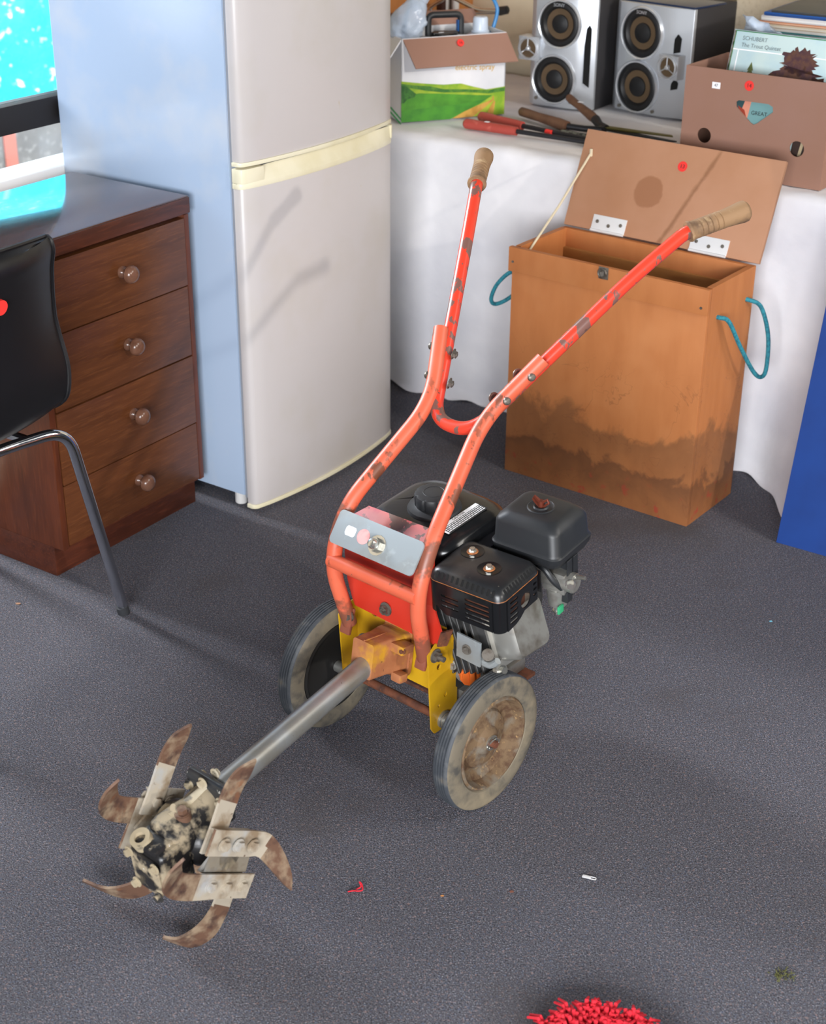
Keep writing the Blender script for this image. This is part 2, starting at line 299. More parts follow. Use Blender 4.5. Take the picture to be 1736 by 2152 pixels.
def loft(bm, loops, mtx=None, caps=True):
    b = new(); R = [[b.verts.new(p) for p in L] for L in loops]; n = len(R[0])
    for A, B in zip(R, R[1:]):
        for k in range(n): b.faces.new((A[k], A[(k + 1) % n], B[(k + 1) % n], B[k]))
    if caps: b.faces.new(R[0][::-1]); b.faces.new(R[-1])
    bmesh.ops.recalc_face_normals(b, faces=b.faces[:]); return merge(bm, b, mtx)
def sheet(bm, rows, th=0.0, mtx=None):
    b = new(); R = [[b.verts.new(p) for p in L] for L in rows]
    for A, B in zip(R, R[1:]):
        for k in range(len(A) - 1): b.faces.new((A[k], A[k + 1], B[k + 1], B[k]))
    if th: bmesh.ops.recalc_face_normals(b, faces=b.faces[:]); bmesh.ops.solidify(b, geom=b.faces[:], thickness=th)
    bmesh.ops.recalc_face_normals(b, faces=b.faces[:]); return merge(bm, b, mtx)
def shell(bm, rows, th):
    b = new(); R = [[b.verts.new(p) for p in L] for L in rows]
    for A, B in zip(R, R[1:]):
        for k in range(len(A) - 1): b.faces.new((A[k], A[k + 1], B[k + 1], B[k]))
    b.normal_update(); Q = [[b.verts.new(v.co - v.normal * th) for v in L] for L in R]
    for A, B in zip(Q, Q[1:]):
        for k in range(len(A) - 1): b.faces.new((B[k], B[k + 1], A[k + 1], A[k]))
    n, m = len(R), len(R[0])
    for k in range(m - 1):
        b.faces.new((R[0][k + 1], R[0][k], Q[0][k], Q[0][k + 1])); b.faces.new((R[-1][k], R[-1][k + 1], Q[-1][k + 1], Q[-1][k]))
    for i in range(n - 1):
        b.faces.new((R[i][0], R[i + 1][0], Q[i + 1][0], Q[i][0])); b.faces.new((R[i + 1][-1], R[i][-1], Q[i][-1], Q[i + 1][-1]))
    bmesh.ops.recalc_face_normals(b, faces=b.faces[:]); return merge(bm, b)
def holed(bm, outer, holes, th, mtx=None):
    """plate in the XY plane with real holes, thickness along Z from 0 to th"""
    cu = bpy.data.curves.new('tmp', 'CURVE'); cu.dimensions = '2D'; cu.fill_mode = 'BOTH'; cu.extrude = th / 2
    for L in [outer] + list(holes):
        s = cu.splines.new('POLY'); s.points.add(len(L) - 1); s.use_cyclic_u = True
        for p, q in zip(s.points, L): p.co = (q[0], q[1], 0, 1)
    o = bpy.data.objects.new('tmp', cu); COL.objects.link(o); bpy.context.view_layer.update()
    me = bpy.data.meshes.new_from_object(o.evaluated_get(bpy.context.evaluated_depsgraph_get()))
    b = new(); b.from_mesh(me); bmesh.ops.remove_doubles(b, verts=b.verts[:], dist=1e-6); b.transform(T(0, 0, th / 2))
    bpy.data.objects.remove(o); bpy.data.curves.remove(cu); bpy.data.meshes.remove(me)
    return merge(bm, b, mtx)
def text_bm(body, size, mtx, th=0.0003, align='CENTER', squash=1.0):
    cu = bpy.data.curves.new('tmp', 'FONT'); cu.body = body; cu.size = size; cu.align_x = align; cu.align_y = 'CENTER'; cu.extrude = th / 2; cu.resolution_u = 3
    o = bpy.data.objects.new('tmp', cu); COL.objects.link(o); bpy.context.view_layer.update()
    me = bpy.data.meshes.new_from_object(o.evaluated_get(bpy.context.evaluated_depsgraph_get()))
    b = new(); b.from_mesh(me); b.transform(Matrix.Diagonal((squash, 1, 1, 1))); b.transform(mtx)
    bpy.data.objects.remove(o); bpy.data.curves.remove(cu); bpy.data.meshes.remove(me); return b
def basis(o, x, y):
    """matrix whose local X, Y lie along x, y and Z is the outward normal"""
    x = Vector(x).normalized(); y = Vector(y); y = (y - x * y.dot(x)).normalized(); z = x.cross(y)
    return Matrix.Translation(o) @ Matrix((x, y, z)).transposed().to_4x4()
def obj(name, bm, m, parent=None, loc=None, sharp=35, smooth=True):
    me = bpy.data.meshes.new(name); bm.to_mesh(me); bm.free(); o = bpy.data.objects.new(name, me); COL.objects.link(o)
    for mm in (m if isinstance(m, (list, tuple)) else [m]): me.materials.append(mm)
    if smooth:
        me.polygons.foreach_set('use_smooth', [True] * len(me.polygons)); me.set_sharp_from_angle(angle=math.radians(sharp))
    if parent is not None: o.parent = parent
    if loc is not None: o.location = loc
    return o
def tag(o, label, cat, group=None):
    o['label'] = label; o['category'] = cat
    if group: o['group'] = group
    return o
def thing(name, label, cat, mtx, group=None):
    o = bpy.data.objects.new(name, None); COL.objects.link(o); o.matrix_world = mtx; o.empty_display_size = 0.05; return tag(o, label, cat, group)
def struct(name, bm, m, parent=None, mtx=None):
    o = obj(name, bm, m, parent)
    if parent is None: o['kind'] = 'structure'
    if mtx is not None: o.matrix_world = mtx
    return o
def hexbolt(bm, p, d, r, h, stud=0.0, washer=True):
    p = Vector(p); d = Vector(d).normalized()
    if washer: cyl(bm, p, p + d * 0.0015, r * 1.45, 14)
    cyl(bm, p, p + d * (h + 0.0015), r, 6)
    if stud: cyl(bm, p, p + d * (h + stud), r * 0.55, 10)
def L(a, f, z): return Vector((a, -f, z))        # tiller frame: a along the axle, f towards the tines

# ------------------------------------------------------------------ room shell
b = new(); box(b, -2.2, 2.0, 0.2, 6.0, -0.05, 0.0); fl = struct('floor', b, m_carpet)
WB = 0.425    # window wall stands this far behind the desk front
WX0, WX1, WZ0, WZ1 = -1.5, 0.16, 0.05, 2.35
b = new(); box(b, -2.3, WX0, WB, WB + 0.1, 0, 2.4); box(b, WX1, 1.78, WB, WB + 0.1, 0, 2.4); box(b, WX0, WX1, WB, WB + 0.1, 0, WZ0); box(b, WX0, WX1, WB, WB + 0.1, WZ1, 2.4)
struct('wall_left', b, m_wall, None, MD)
b = new(); box(b, -0.375, 2.3, 0.88, 0.98, 0, 2.4); struct('wall_back', b, m_wall, None, MT)
wf = new(); box(wf, WX0, WX1, WB - 0.03, WB + 0.06, 0.676, 0.716, 0.004); box(wf, WX1 - 0.012, WX1, WB, WB + 0.06, WZ0, WZ1)
win = struct('window_1', wf, m_window_white, None, MD)
b = new(); box(b, WX0, WX1 - 0.012, WB - 0.02, WB + 0.03, 0.806, 0.866, 0.003); struct('window_rail', b, m_window_frame, win)
for nm, z0, z1 in (('door_pane', WZ0, 0.676), ('lower_pane', 0.716, 0.806), ('upper_pane', 0.866, WZ1)):
    b = new(); box(b, WX0, WX1 - 0.012, WB + 0.004, WB + 0.008, z0, z1); struct(nm, b, m_glass, win)
b = new(); box(b, -3.0, 6.0, 0.7, 9.5, -0.30, -0.25); pv = struct('pavement_1', b, m_concrete, None, MD)  # concrete pavement slab outdoors, beyond the window
b = new(); box(b, 1.2, 4.4, 3.40, 3.80, -0.25, 0.004); struct('low_wall', b, m_concrete, pv); b = new(); box(b, 2.462, 2.535, 3.394, 3.40, -0.25, 0.004); struct('painted_stripe', b, m_pink, pv)
b = new(); n = 30
sheet(b, [[(1.2 + 3.2 * i / n, 3.42 + 0.35 * j / n + 0.008 * math.sin(i * 1.7 + j) + 0.006 * math.sin(j * 2.3), 0.005 + 1.6 * j / n) for i in range(n + 1)] for j in range(n + 1)], 0.01); o = obj('blue_tarpaulin', b, m_cyan); o.matrix_world = MD; tag(o, 'bright turquoise sheet outdoors seen through the upper window pane', 'tarpaulin')

# ------------------------------------------------------------------ desk with four drawers
dk = thing('pedestal_desk', 'dark varnished wooden desk with four knobbed drawers beside the fridge', 'desk', MD)
H = 0.718
b = new(); box(b, -1.25, 0.0, -0.004, 0.332, H - 0.038, H, 0.004); obj('desk_top', b, m_wood_top, dk)
b = new(); box(b, -1.245, -0.001, -0.0065, -0.003, H - 0.036, H - 0.003, 0.001); obj('front_edging', b, m_wood_plinth, dk)
DL, DR, DZ = -0.435, 0.0, 0.068
b = new(); box(b, DL, DL + 0.016, 0, 0.325, DZ, H - 0.04, 0.001); box(b, DR - 0.014, DR, 0, 0.325, DZ, H - 0.04, 0.001); box(b, DL, DR, 0.31, 0.325, DZ, H - 0.04)
box(b, DL + 0.016, DR - 0.014, 0.004, 0.31, DZ, DZ + 0.014); box(b, DL + 0.016, DR - 0.014, 0.02, 0.3, H - 0.052, H - 0.04); obj('carcass', b, m_wood_dark, dk)
b = new(); box(b, DL, DR - 0.002, 0.028, 0.31, 0, DZ, 0.002); obj('plinth', b, m_wood_plinth, dk)
zs = [0.672, 0.526, 0.368, 0.209, 0.072]; kz = [0.605, 0.451, 0.296, 0.142]
for i in range(4):
    b = new(); box(b, DL + 0.018, DR - 0.016, -0.002 + 0.001 * (i % 2), 0.018, zs[i + 1] + 0.0014, zs[i] - (0.0 if i == 0 else 0.0014), 0.0012); box(b, DL + 0.03, DR - 0.03, 0.018, 0.29, zs[i + 1] + 0.01, zs[i] - 0.02)
    dr = obj('drawer', b, m_wood_drawer, dk)
    b = new(); lathe(b, [(0.0, 0), (0.013, 0), (0.0125, 0.003), (0.008, 0.008), (0.008, 0.012), (0.014, 0.016), (0.0185, 0.022), (0.0185, 0.028), (0.015, 0.034), (0.008, 0.0375), (0, 0.038)], 24, T(-0.206, -0.002, kz[i]) @ rot('X', PI / 2))
    obj('knob', b, m_knob, dr)
b = new(); box(b, -1.24, -1.22, 0.01, 0.32, 0, H - 0.04); obj('side_panel', b, m_wood_dark, dk)

# ------------------------------------------------------------------ fridge freezer
fg = thing('fridge_freezer', 'tall white fridge freezer with cream handle strip between two doors', 'fridge', MF)
FW, FZ = 0.529, 1.36
b = new(); box(b, 0.004, FW - 0.002, 0.012, 0.5, 0.035, FZ, 0.004); obj('cabinet', b, m_side_enamel_blue_lit, fg)
def door_profile(inset=0.0, bulge=0.022):
    P = [(0.0 + inset, 0.0)]; y0 = -0.024
    P += [(inset, y0 + 0.010), (inset + 0.003, y0 + 0.003), (inset + 0.010, y0 - 0.002)]
    for k in range(1, 16):
        u = k / 16; P.append((inset + 0.012 + (FW - 2 * inset - 0.024) * u, y0 - 0.004 - bulge * (1 - (2 * u - 1) ** 2)))
    P += [(FW - inset - 0.010, y0 - 0.002), (FW - inset - 0.003, y0 + 0.003), (FW - inset, y0 + 0.010), (FW - inset, 0.0)]
    return P
b = new(); prism(b, door_profile(), 0.022, 0.745, None, 0.0015); obj('fridge_door', b, m_white_enamel, fg)
b = new(); prism(b, door_profile(), 0.796, FZ, None, 0.0015); obj('freezer_door', b, m_white_enamel, fg)
b = new(); prism(b, door_profile(-0.003, 0.026), 0.012, 0.022, None, 0.002); obj('bottom_trim', b, m_cream_plastic, fg)
b = new(); prism(b, door_profile(-0.003, 0.026), 0.787, 0.796, None, 0.002); obj('door_trim', b, m_cream_plastic, fg)
# handle strip: end blocks and lip around a scooped recess
P = door_profile(-0.003, 0.025); Q = door_profile(0.0, 0.014)
b = new()
lip = [(p[0], p[1]) for p in P]; prism(b, lip, 0.741, 0.753, None, 0.002)
n = len(P)
rows = []
for u in range(6):
    s = u / 5; z = 0.752 + 0.029 * s; rows.append([(p[0] * 1.0, p[1] * (1 - s) + (p[1] + 0.017 * min(1, 6 * min((p[0]) / FW, 1 - p[0] / FW) if 0 < p[0] < FW else 0)) * s, z) for p in P[1:-1]])
sheet(b, rows)
prism(b, [(-0.003, 0.0), (-0.003, -0.016), (0.0, -0.024), (0.008, -0.029), (0.058, -0.036), (0.058, 0.0)], 0.753, 0.783, None, 0.002)
prism(b, [(FW + 0.003, 0.0), (FW + 0.003, -0.016), (FW, -0.024), (FW - 0.008, -0.029), (FW - 0.012, -0.03), (FW - 0.012, 0.0)], 0.753, 0.783, None, 0.002)
obj('handle_strip', b, m_cream_plastic, fg)
b = new(); box(b, 0.008, FW - 0.006, -0.002, 0.013, 0.03, FZ - 0.01); obj('door_gasket', b, m_gasket, fg)
for fx in (0.03, FW - 0.03):
    for fy in (0.045, 0.46):
        b = new(); cyl(b, (fx, fy, 0), (fx, fy, 0.036), 0.014, 16, None, 0.002); obj('foot', b, m_white_plastic, fg)

# ------------------------------------------------------------------ black chair
MC = MD @ T(*(MD.inverted() @ Vector((-0.585, 2.61, 0)))) @ T(-0.236, 0.2, 0)
ch = thing('stacking_chair', 'black plastic shell chair with chrome legs facing the desk', 'chair', MC)
prof = [(0.23, 0.425), (0.20, 0.442), (0.10, 0.440), (0.0, 0.432), (-0.08, 0.428), (-0.14, 0.436), (-0.185, 0.47), (-0.205, 0.53), (-0.212, 0.60), (-0.222, 0.68), (-0.236, 0.74), (-0.247, 0.774), (-0.241, 0.795), (-0.226, 0.807)]
wid = [0.17, 0.185, 0.19, 0.185, 0.178, 0.172, 0.176, 0.183, 0.180, 0.171, 0.163, 0.160, 0.158, 0.155]
pp = smooth_path([(w, y, z) for (y, z), w in zip(prof, wid)], 4)
rows = []
for i, p in enumerate(pp):
    s = i / (len(pp) - 1); back = min(1, max(0, (s - 0.45) / 0.2)); row = []
    for k in range(17):
        u = -1 + k / 8; c = abs(u) ** 2.5
        row.append((p.x * u, p.y + back * 0.045 * u * u * (1.0 if s < 0.95 else 0.8), p.z + (1 - back) * 0.022 * c - (0.012 * u * u if s > 0.93 else 0)))
    rows.append(row)
b = new(); shell(b, rows, 0.005); obj('seat_shell', b, m_black_shell, ch)
b = new(); tube(b, rows[-1], 0.0045, 8); tube(b, [r[-1] for r in rows], 0.0042, 8); tube(b, [r[0] for r in rows], 0.0042, 8); obj('shell_rim', b, m_black_shell, ch)
b = new(); tube(b, round_path([(0.25, -0.2, 0.012), (0.165, -0.185, 0.428), (0.0, -0.13, 0.418), (-0.165, -0.185, 0.428), (-0.25, -0.2, 0.012)], [0.05, 0.08, 0.05], 8), 0.011, 14); obj('rear_leg_frame', b, m_chrome, ch)
b = new(); tube(b, round_path([(0.24, 0.24, 0.012), (0.16, 0.19, 0.42), (0.0, 0.15, 0.415), (-0.16, 0.19, 0.42), (-0.24, 0.24, 0.012)], [0.05, 0.08, 0.05], 8), 0.011, 14); obj('front_leg_frame', b, m_chrome, ch)
b = new(); tube(b, [(0.10, -0.155, 0.42), (0.10, 0.18, 0.417)], 0.009, 10); tube(b, [(-0.10, -0.155, 0.42), (-0.10, 0.18, 0.417)], 0.009, 10); obj('seat_rail', b, m_chrome, ch)
for x, y in ((0.25, -0.2), (-0.25, -0.2), (0.24, 0.24), (-0.24, 0.24)):
    b = new(); cyl(b, (x, y, 0), (x - 0.004 * (1 if x > 0 else -1), y, 0.018), 0.0125, 14); obj('leg_tip', b, m_rubber_tip, ch)
b = new(); cyl(b, (0.002, -0.229, 0.719), (0.002, -0.2385, 0.7175), 0.0135, 24); obj('price_sticker', b, m_sticker, ch)

# ------------------------------------------------------------------ cloth covered table
tb = thing('trestle_table', 'plain trestle table hidden under a white cloth', 'table', MT)
TH = 0.681
b = new(); box(b, -0.34, 2.0, 0.03, 0.80, TH - 0.03, TH - 0.006, 0.003); obj('table_top', b, m_wood_dark, tb)
for x in (-0.25, 1.8):
    for y in (0.12, 0.72):
        b = new(); box(b, x - 0.02, x + 0.02, y - 0.02, y + 0.02, 0, TH - 0.03); obj('leg', b, m_wood_dark, tb)
def fold(a, s):
    g = math.sin(a * 9.0 + 0.6) + 0.6 * math.sin(a * 21 + 1.3) + 0.35 * math.sin(a * 41 + 0.2)
    return 0.014 * g * s
rows = []
NA = 200
for j in range(6):
    y = 0.84 - 0.8 * j / 5; rows.append([(-0.36 + 2.41 * i / NA, y, TH - 0.002 + 0.0012 * math.sin(i * 0.9 + j * 2.1)) for i in range(NA + 1)])
rows.append([(-0.36 + 2.41 * i / NA, 0.010 + 0.003 * math.sin(i * 0.35), TH - 0.004 + 0.0025 * math.sin(i * 0.5)) for i in range(NA + 1)])
rows.append([(-0.36 + 2.41 * i / NA, -0.002, TH - 0.018 + 0.003 * math.sin(i * 0.5 + 1)) for i in range(NA + 1)])
for j in range(1, 19):
    s = j / 18; row = []
    for i in range(NA + 1):
        a = -0.36 + 2.41 * i / NA
        z = (TH - 0.02) * (1 - s) + 0.004 + 0.018 * s * max(0, math.sin(a * 13 + 2)) * (1 if a < 0.8 else 0.3)
        y = -0.004 - fold(a, s ** 1.1) + 0.004 * math.sin(a * 60 + 9 * s) * s * (1 - s)
        y -= 0.21 * min(1, max(0, (a - 0.97) / 0.20)) ** 1.3 * s ** 2.2 * (1 if a < 1.25 else max(0, 1 - (a - 1.25) / 0.2))
        row.append((a, y, z))
    rows.append(row)
last = rows[-1]
rows.append([(p[0], p[1] - 0.012 - 0.008 * math.sin(p[0] * 50), max(0.003, p[2] - 0.012) + 0.003 * math.sin(p[0] * 70)) for p in last])
b = new(); sheet(b, rows)
o = obj('tablecloth', b, m_cloth, None, None, 180); o.matrix_world = MT; tag(o, 'white cotton cloth draped to the floor over the long table', 'tablecloth')

# ------------------------------------------------------------------ rotary tiller
ti = thing('rotary_tiller', 'orange and yellow two wheeled petrol tiller with muddy digging tines', 'tiller', MO)
A0 = -0.016
R_W = 0.1184
def tyre_bm(w, R):
    hw = w / 2; P = [(0.080, -hw + 0.006), (0.084, -hw + 0.001), (0.098, -hw - 0.001), (0.110, -hw + 0.001), (R - 0.003, -hw + 0.003), (R - 0.0005, -hw + 0.006)]
    g = 5
    for k in range(1, g):
        x = -hw + 0.005 + (w - 0.010) * k / g
        P += [(R, x - 0.0014), (R - 0.0028, x - 0.0008), (R - 0.0028, x + 0.0008), (R, x + 0.0014)]
    P += [(R - 0.0005, hw - 0.006), (R - 0.003, hw - 0.003), (0.110, hw - 0.001), (0.098, hw + 0.001), (0.084, hw - 0.001), (0.080, hw - 0.006)]
    b = new(); lathe(b, P, 72)
    for f in b.faces:
        c = f.calc_center_median(); f.material_index = 0 if c.xy.length > R - 0.0045 else 1
    return b
def wheel(sgn, rim_m):
    c = L(sgn * 0.174, 0, R_W); mt = T(*c) @ rot('Y', PI / 2 * sgn)     # local +Z points outwards
    b = new(); lathe(b, [(0.082, -0.014), (0.082, 0.014), (0.0795, 0.0175), (0.077, 0.0175), (0.0735, 0.010), (0.071, -0.001), (0.060, -0.008), (0.053, -0.008), (0.049, -0.003), (0.034, 0.000), (0.026, 0.002), (0.022, 0.007), (0.013, 0.010), (0.0, 0.010)], 56)
    lathe(b, [(0.082, -0.016), (0.077, -0.0175), (0.072, -0.011), (0.03, -0.0105), (0.02, -0.015), (0, -0.015)], 56)
    o = obj('wheel', b, rim_m, ti); o.matrix_local = mt
    ty = obj('tyre', tyre_bm(0.036, R_W), [m_tyre, m_tyre_wall], o)
    b = new(); cyl(b, (0, 0, 0.010), (0, 0, 0.0125), 0.0135, 20); obj('washer', b, m_bright, o)
    b = new(); cyl(b, (0, 0, 0.0), (0, 0, 0.022), 0.0065, 14, None, 0.001); obj('axle_end', b, m_rust, o)
    b = new(); tube(b, smooth_path([(0.004, -0.010, 0.015), (0.0075, 0, 0.016), (0.004, 0.012, 0.016), (-0.004, 0.011, 0.016), (-0.0075, 0.0, 0.016), (-0.004, -0.009, 0.015)], 4), 0.0012, 6); obj('split_pin', b, m_bright, o)
wheel(1, m_rim); wheel(-1, m_rim_dark)
b = new(); cyl(b, L(-0.16, 0, R_W), L(0.16, 0, R_W), 0.0075, 16); obj('axle', b, m_rust, ti)
for s in (1, -1):
    b = new(); a = A0 + s * 0.098; cyl(b, L(a, 0, R_W), L(a + s * 0.006, 0, R_W), 0.0155, 22, None, 0.001); cyl(b, L(a + s * 0.006, 0, R_W), L(a + s * 0.010, 0, R_W), 0.0135, 22, None, 0.001); cyl(b, L(a + s * 0.010, 0, R_W), L(s * 0.160, 0, R_W), 0.0105, 18); obj('axle_bush', b, m_alu, ti)
# yellow channel bracket: two flanges and a web, with drilled holes
yb = new()
for s in (1, -1):
    a = A0 + s * 0.098
    outer = [(-0.034, 0.272), (0.022, 0.272), (0.041, 0.258), (0.030, 0.112), (0.022, 0.100), (-0.014, 0.100), (-0.034, 0.128)]
    m = Matrix(((0, 0, 1, a - (0.0015)), (-1, 0, 0, 0), (0, 1, 0, 0), (0, 0, 0, 1)))
    holed(yb, outer, [circle(0.014, 0.226, 0.0055, 14), circle(-0.004, 0.165, 0.0045, 14), circle(0.012, 0.150, 0.003, 10)], 0.003, m)
m = Matrix(((1, 0, 0, 0), (0, 0, -1, 0.006), (0, 1, 0, 0), (0, 0, 0, 1)))
holed(yb, [(A0 - 0.098, 0.290), (A0 + 0.098, 0.290), (A0 + 0.098, 0.160), (A0 - 0.098, 0.160)], [circle(A0 - 0.058, 0.258, 0.0075, 16), circle(A0 + 0.07, 0.225, 0.005, 12)], 0.003, m)
br = obj('bracket', yb, m_yellow, ti)
for p, d, st in ((L(A0 + 0.1, 0.024, 0.252), L(1, 0, 0), 0.012), (L(A0 - 0.08, 0.036, 0.262), L(0, 1, 0), 0.0), (L(A0 - 0.012, 0.018, 0.292), L(0, 1, 0), 0.004), (L(A0 + 0.072, 0.022, 0.288), L(0, 1, 0), 0.008), (L(A0 + 0.074, 0.006, 0.242), L(0, 1, 0), 0.004)):
    b = new(); hexbolt(b, p, d, 0.0085, 0.007, st); obj('bolt', b, m_bolt, br)
# red folded shroud
b = new()
def two(fn): return [[(x0 + (x1 - x0) * k / 6, y0 + (y1 - y0) * k / 6, z0 + (z1 - z0) * k / 6) for k in range(7)] for (x0, y0, z0), (x1, y1, z1) in fn]
sheet(b, two([(L(-0.098, 0.018, 0.272), L(0.084, 0.020, 0.268)), (L(-0.104, 0.018, 0.284), L(0.092, 0.018, 0.292)), (L(-0.114, 0.015, 0.302), L(0.076, 0.015, 0.322)), (L(-0.121, 0.012, 0.314), L(0.070, 0.012, 0.332)), (L(-0.123, 0.015, 0.36), L(0.068, 0.015, 0.37)), (L(-0.125, 0.010, 0.414), L(0.066, 0.010, 0.424))]), 0.003)
rd = obj('engine_shroud', b, m_red_paint, ti, None, 20)
b = new(); sheet(b, two([(L(-0.125, 0.0105, 0.414), L(0.066, 0.0105, 0.424)), (L(-0.124, -0.010, 0.424), L(0.064, -0.006, 0.438)), (L(-0.104, -0.024, 0.440), L(0.056, -0.022, 0.446))]), 0.003)
obj('shroud_top', b, m_red_flaked, rd)
b = new(); sheet(b, [[L(0.090, 0.019, 0.296), L(0.093, -0.006, 0.292)], [L(0.083, 0.020, 0.268), L(0.086, 0.0, 0.262)]], 0.003); obj('shroud_side', b, m_rust, rd)
# frame tubes, crossbar and zinc plate
for s in (-1, 1):
    h = lambda k: A0 + s * k
    b = new(); fp = round_path([L(h(0.083), 0.030, 0.243), L(h(0.092), 0.064, 0.366), L(h(0.092), 0.030, 0.455), L(h(0.054), -0.138, 0.597), L(h(0.106), -0.222, 0.69)], [0.07, 0.06, 0.05], 8)
    R = [0.0128] * len(fp); tube(b, fp, R, 16)
    b2 = new(); box(b2, -0.011, 0.011, -0.0035, 0.0035, -0.028, 0.02, 0.003); merge(b, b2, T(*L(h(0.083), 0.034, 0.254)) @ rot('X', -0.28))
    ft = obj('frame_tube', b, m_orange, ti)
    for f, z, k in ((-0.166, 0.628, 0.071), (-0.2, 0.664, 0.092)):
        b = new(); dd = L(s * 0.86, 0.3, 0.2); p = L(h(k), f, z)
        lathe(b, [(0, 0.018), (0.004, 0.0175), (0.0065, 0.015), (0.007, 0.0115), (0, 0.0115)], 14, align(p, p + dd)[0]); obj('bolt_head', b, m_bolt, ft); b = new(); hexbolt(b, p - dd.normalized() * 0.026, -dd, 0.0065, 0.005, 0.003); obj('nut', b, m_bolt, ft)
b = new(); cyl(b, L(A0 - 0.094, 0.062, 0.372), L(A0 + 0.094, 0.062, 0.372), 0.0118, 18); obj('crossbar', b, m_orange, ti)
X = L(1, 0, 0); Y = L(0, 0.030, 0.453) - L(0, 0.062, 0.408); mp = basis(L(A0, 0.054, 0.434), X, Y)
b = new(); prism(b, rrect(-0.089, 0.089, -0.0285, 0.0285, 0.008), -0.002, 0.002, None, 0.0006); zp = obj('zinc_plate', b, m_plate_zinc, ti); zp.matrix_local = mp
b = new(); hexbolt(b, (0.006, -0.004, 0.002), (0, 0, 1), 0.0115, 0.009); lathe(b, [(0.0092, 0.010), (0.0088, 0.017), (0.006, 0.022), (0, 0.0235)], 18, T(0.006, -0.004, 0)); obj('dome_nut', b, m_bright, zp)
b = new(); cyl(b, (-0.026, 0.0, 0.0019), (-0.026, 0.0, 0.0024), 0.0125, 28); stk = obj('round_sticker', b, m_sticker_pale, zp)
b = new(); prism(b, [(-0.062, -0.008), (-0.046, -0.008), (-0.0435, -0.005), (-0.0435, 0.005), (-0.046, 0.008), (-0.062, 0.008), (-0.0645, 0.004), (-0.0645, -0.004)], 0.0019, 0.0023); obj('price_label', b, m_paper, zp)
# handlebar: one bent tube, two worn grips
hb = [(0.267, -0.527, 0.897), (0.212, -0.437, 0.868), (0.168, -0.362, 0.803), (0.058, -0.163, 0.608), (0.040, -0.136, 0.580)]
pts = [L(A0 - p[0], p[1], p[2]) for p in hb[:4]]; mid = L(A0, -0.120, 0.562); pr = [L(A0 + p[0], p[1], p[2]) for p in hb[:4]][::-1]
path = round_path(pts + [mid] + pr, [0.02, 0.07, 0.0, 0.0, 0.0, 0.07, 0.02], 6)
path = round_path([pts[0], pts[1], pts[2], L(A0 - 0.040, -0.128, 0.574), L(A0 + 0.040, -0.128, 0.574), pr[1], pr[2], pr[3]], [0.01, 0.06, 0.05, 0.05, 0.06, 0.01], 10)
b = new(); tube(b, path, 0.0112, 16); hd = obj('handlebar', b, m_orange_bright, ti)
for s in (-1, 1):
    p0 = L(A0 + s * 0.216, -0.4435, 0.8705); p1 = L(A0 + s * 0.2675, -0.527, 0.8975)
    m, LL = align(p0, p1)
    P = [(0.0, -0.001), (0.0165, -0.001), (0.0172, 0.002), (0.0152, 0.006), (0.0150, 0.014)]
    for k in range(5):
        zz = 0.018 + k * 0.009; P += [(0.0150, zz), (0.0136, zz + 0.001), (0.0150, zz + 0.002)]
    P += [(0.0148, LL * 0.62), (0.0160, LL * 0.78), (0.0175, LL * 0.92), (0.0170, LL * 0.985), (0.013, LL + 0.003), (0, LL + 0.004)]
    b = new(); lathe(b, P, 22, m); obj('grip', b, m_grip, hd)
# pole socket casting and pole
P0 = L(A0, 0.076, 0.219); P1 = L(0.042, 0.452, 0.2075); ax = (P1 - P0).normalized()
ms = basis(L(A0, 0.0, 0.222), L(1, 0.0, 0), L(0, -0.16, 1)); 
b = new(); prism(b, rrect(-0.031, 0.031, -0.052, 0.040, 0.014), -0.002, 0.006, ms)
loft(b, [[(x * k * 0.9, y * ky + oy, zz) for x, y in rrect(-0.030, 0.030, -0.036, 0.032, 0.006, 3)] for k, ky, oy, zz in ((1.05, 1.0, 0, 0.0), (0.98, 1.0, 0, 0.03), (0.86, 0.95, 0, 0.05), (0.84, 0.92, 0, 0.09))], ms)
box(b, 0.02, 0.050, 0.010, 0.026, 0.022, 0.050, 0.003, 2, ms); box(b, 0.022, 0.044, -0.046, -0.030, 0.020, 0.040, 0.004, 2, ms); box(b, -0.0015, 0.0015, 0.027, 0.0318, 0.004, 0.089, 0, 1, ms)
sk = obj('pole_socket', b, m_socket, ti)
b = new(); hexbolt(b, ms @ Vector((0.047, 0.018, 0.046)), (ms.to_3x3() @ Vector((0, 0, 1))), 0.004, 0.004); obj('clamp_bolt', b, m_rust, sk); b = new(); hexbolt(b, ms @ Vector((0.012, -0.025, 0.088)), (ms.to_3x3() @ Vector((0, 0, 1))), 0.004, 0.003); obj('clamp_bolt', b, m_rust, sk)
b = new(); cyl(b, L(A0 - 0.055, 0.008, 0.205), L(A0 - 0.04, 0.045, 0.236), 0.010, 16, None, 0.002); obj('locking_pin', b, m_bolt, sk)
b = new(); cyl(b, P0, P1, 0.0185, 28, None, 0.001); obj('drive_tube', b, m_galv, ti)
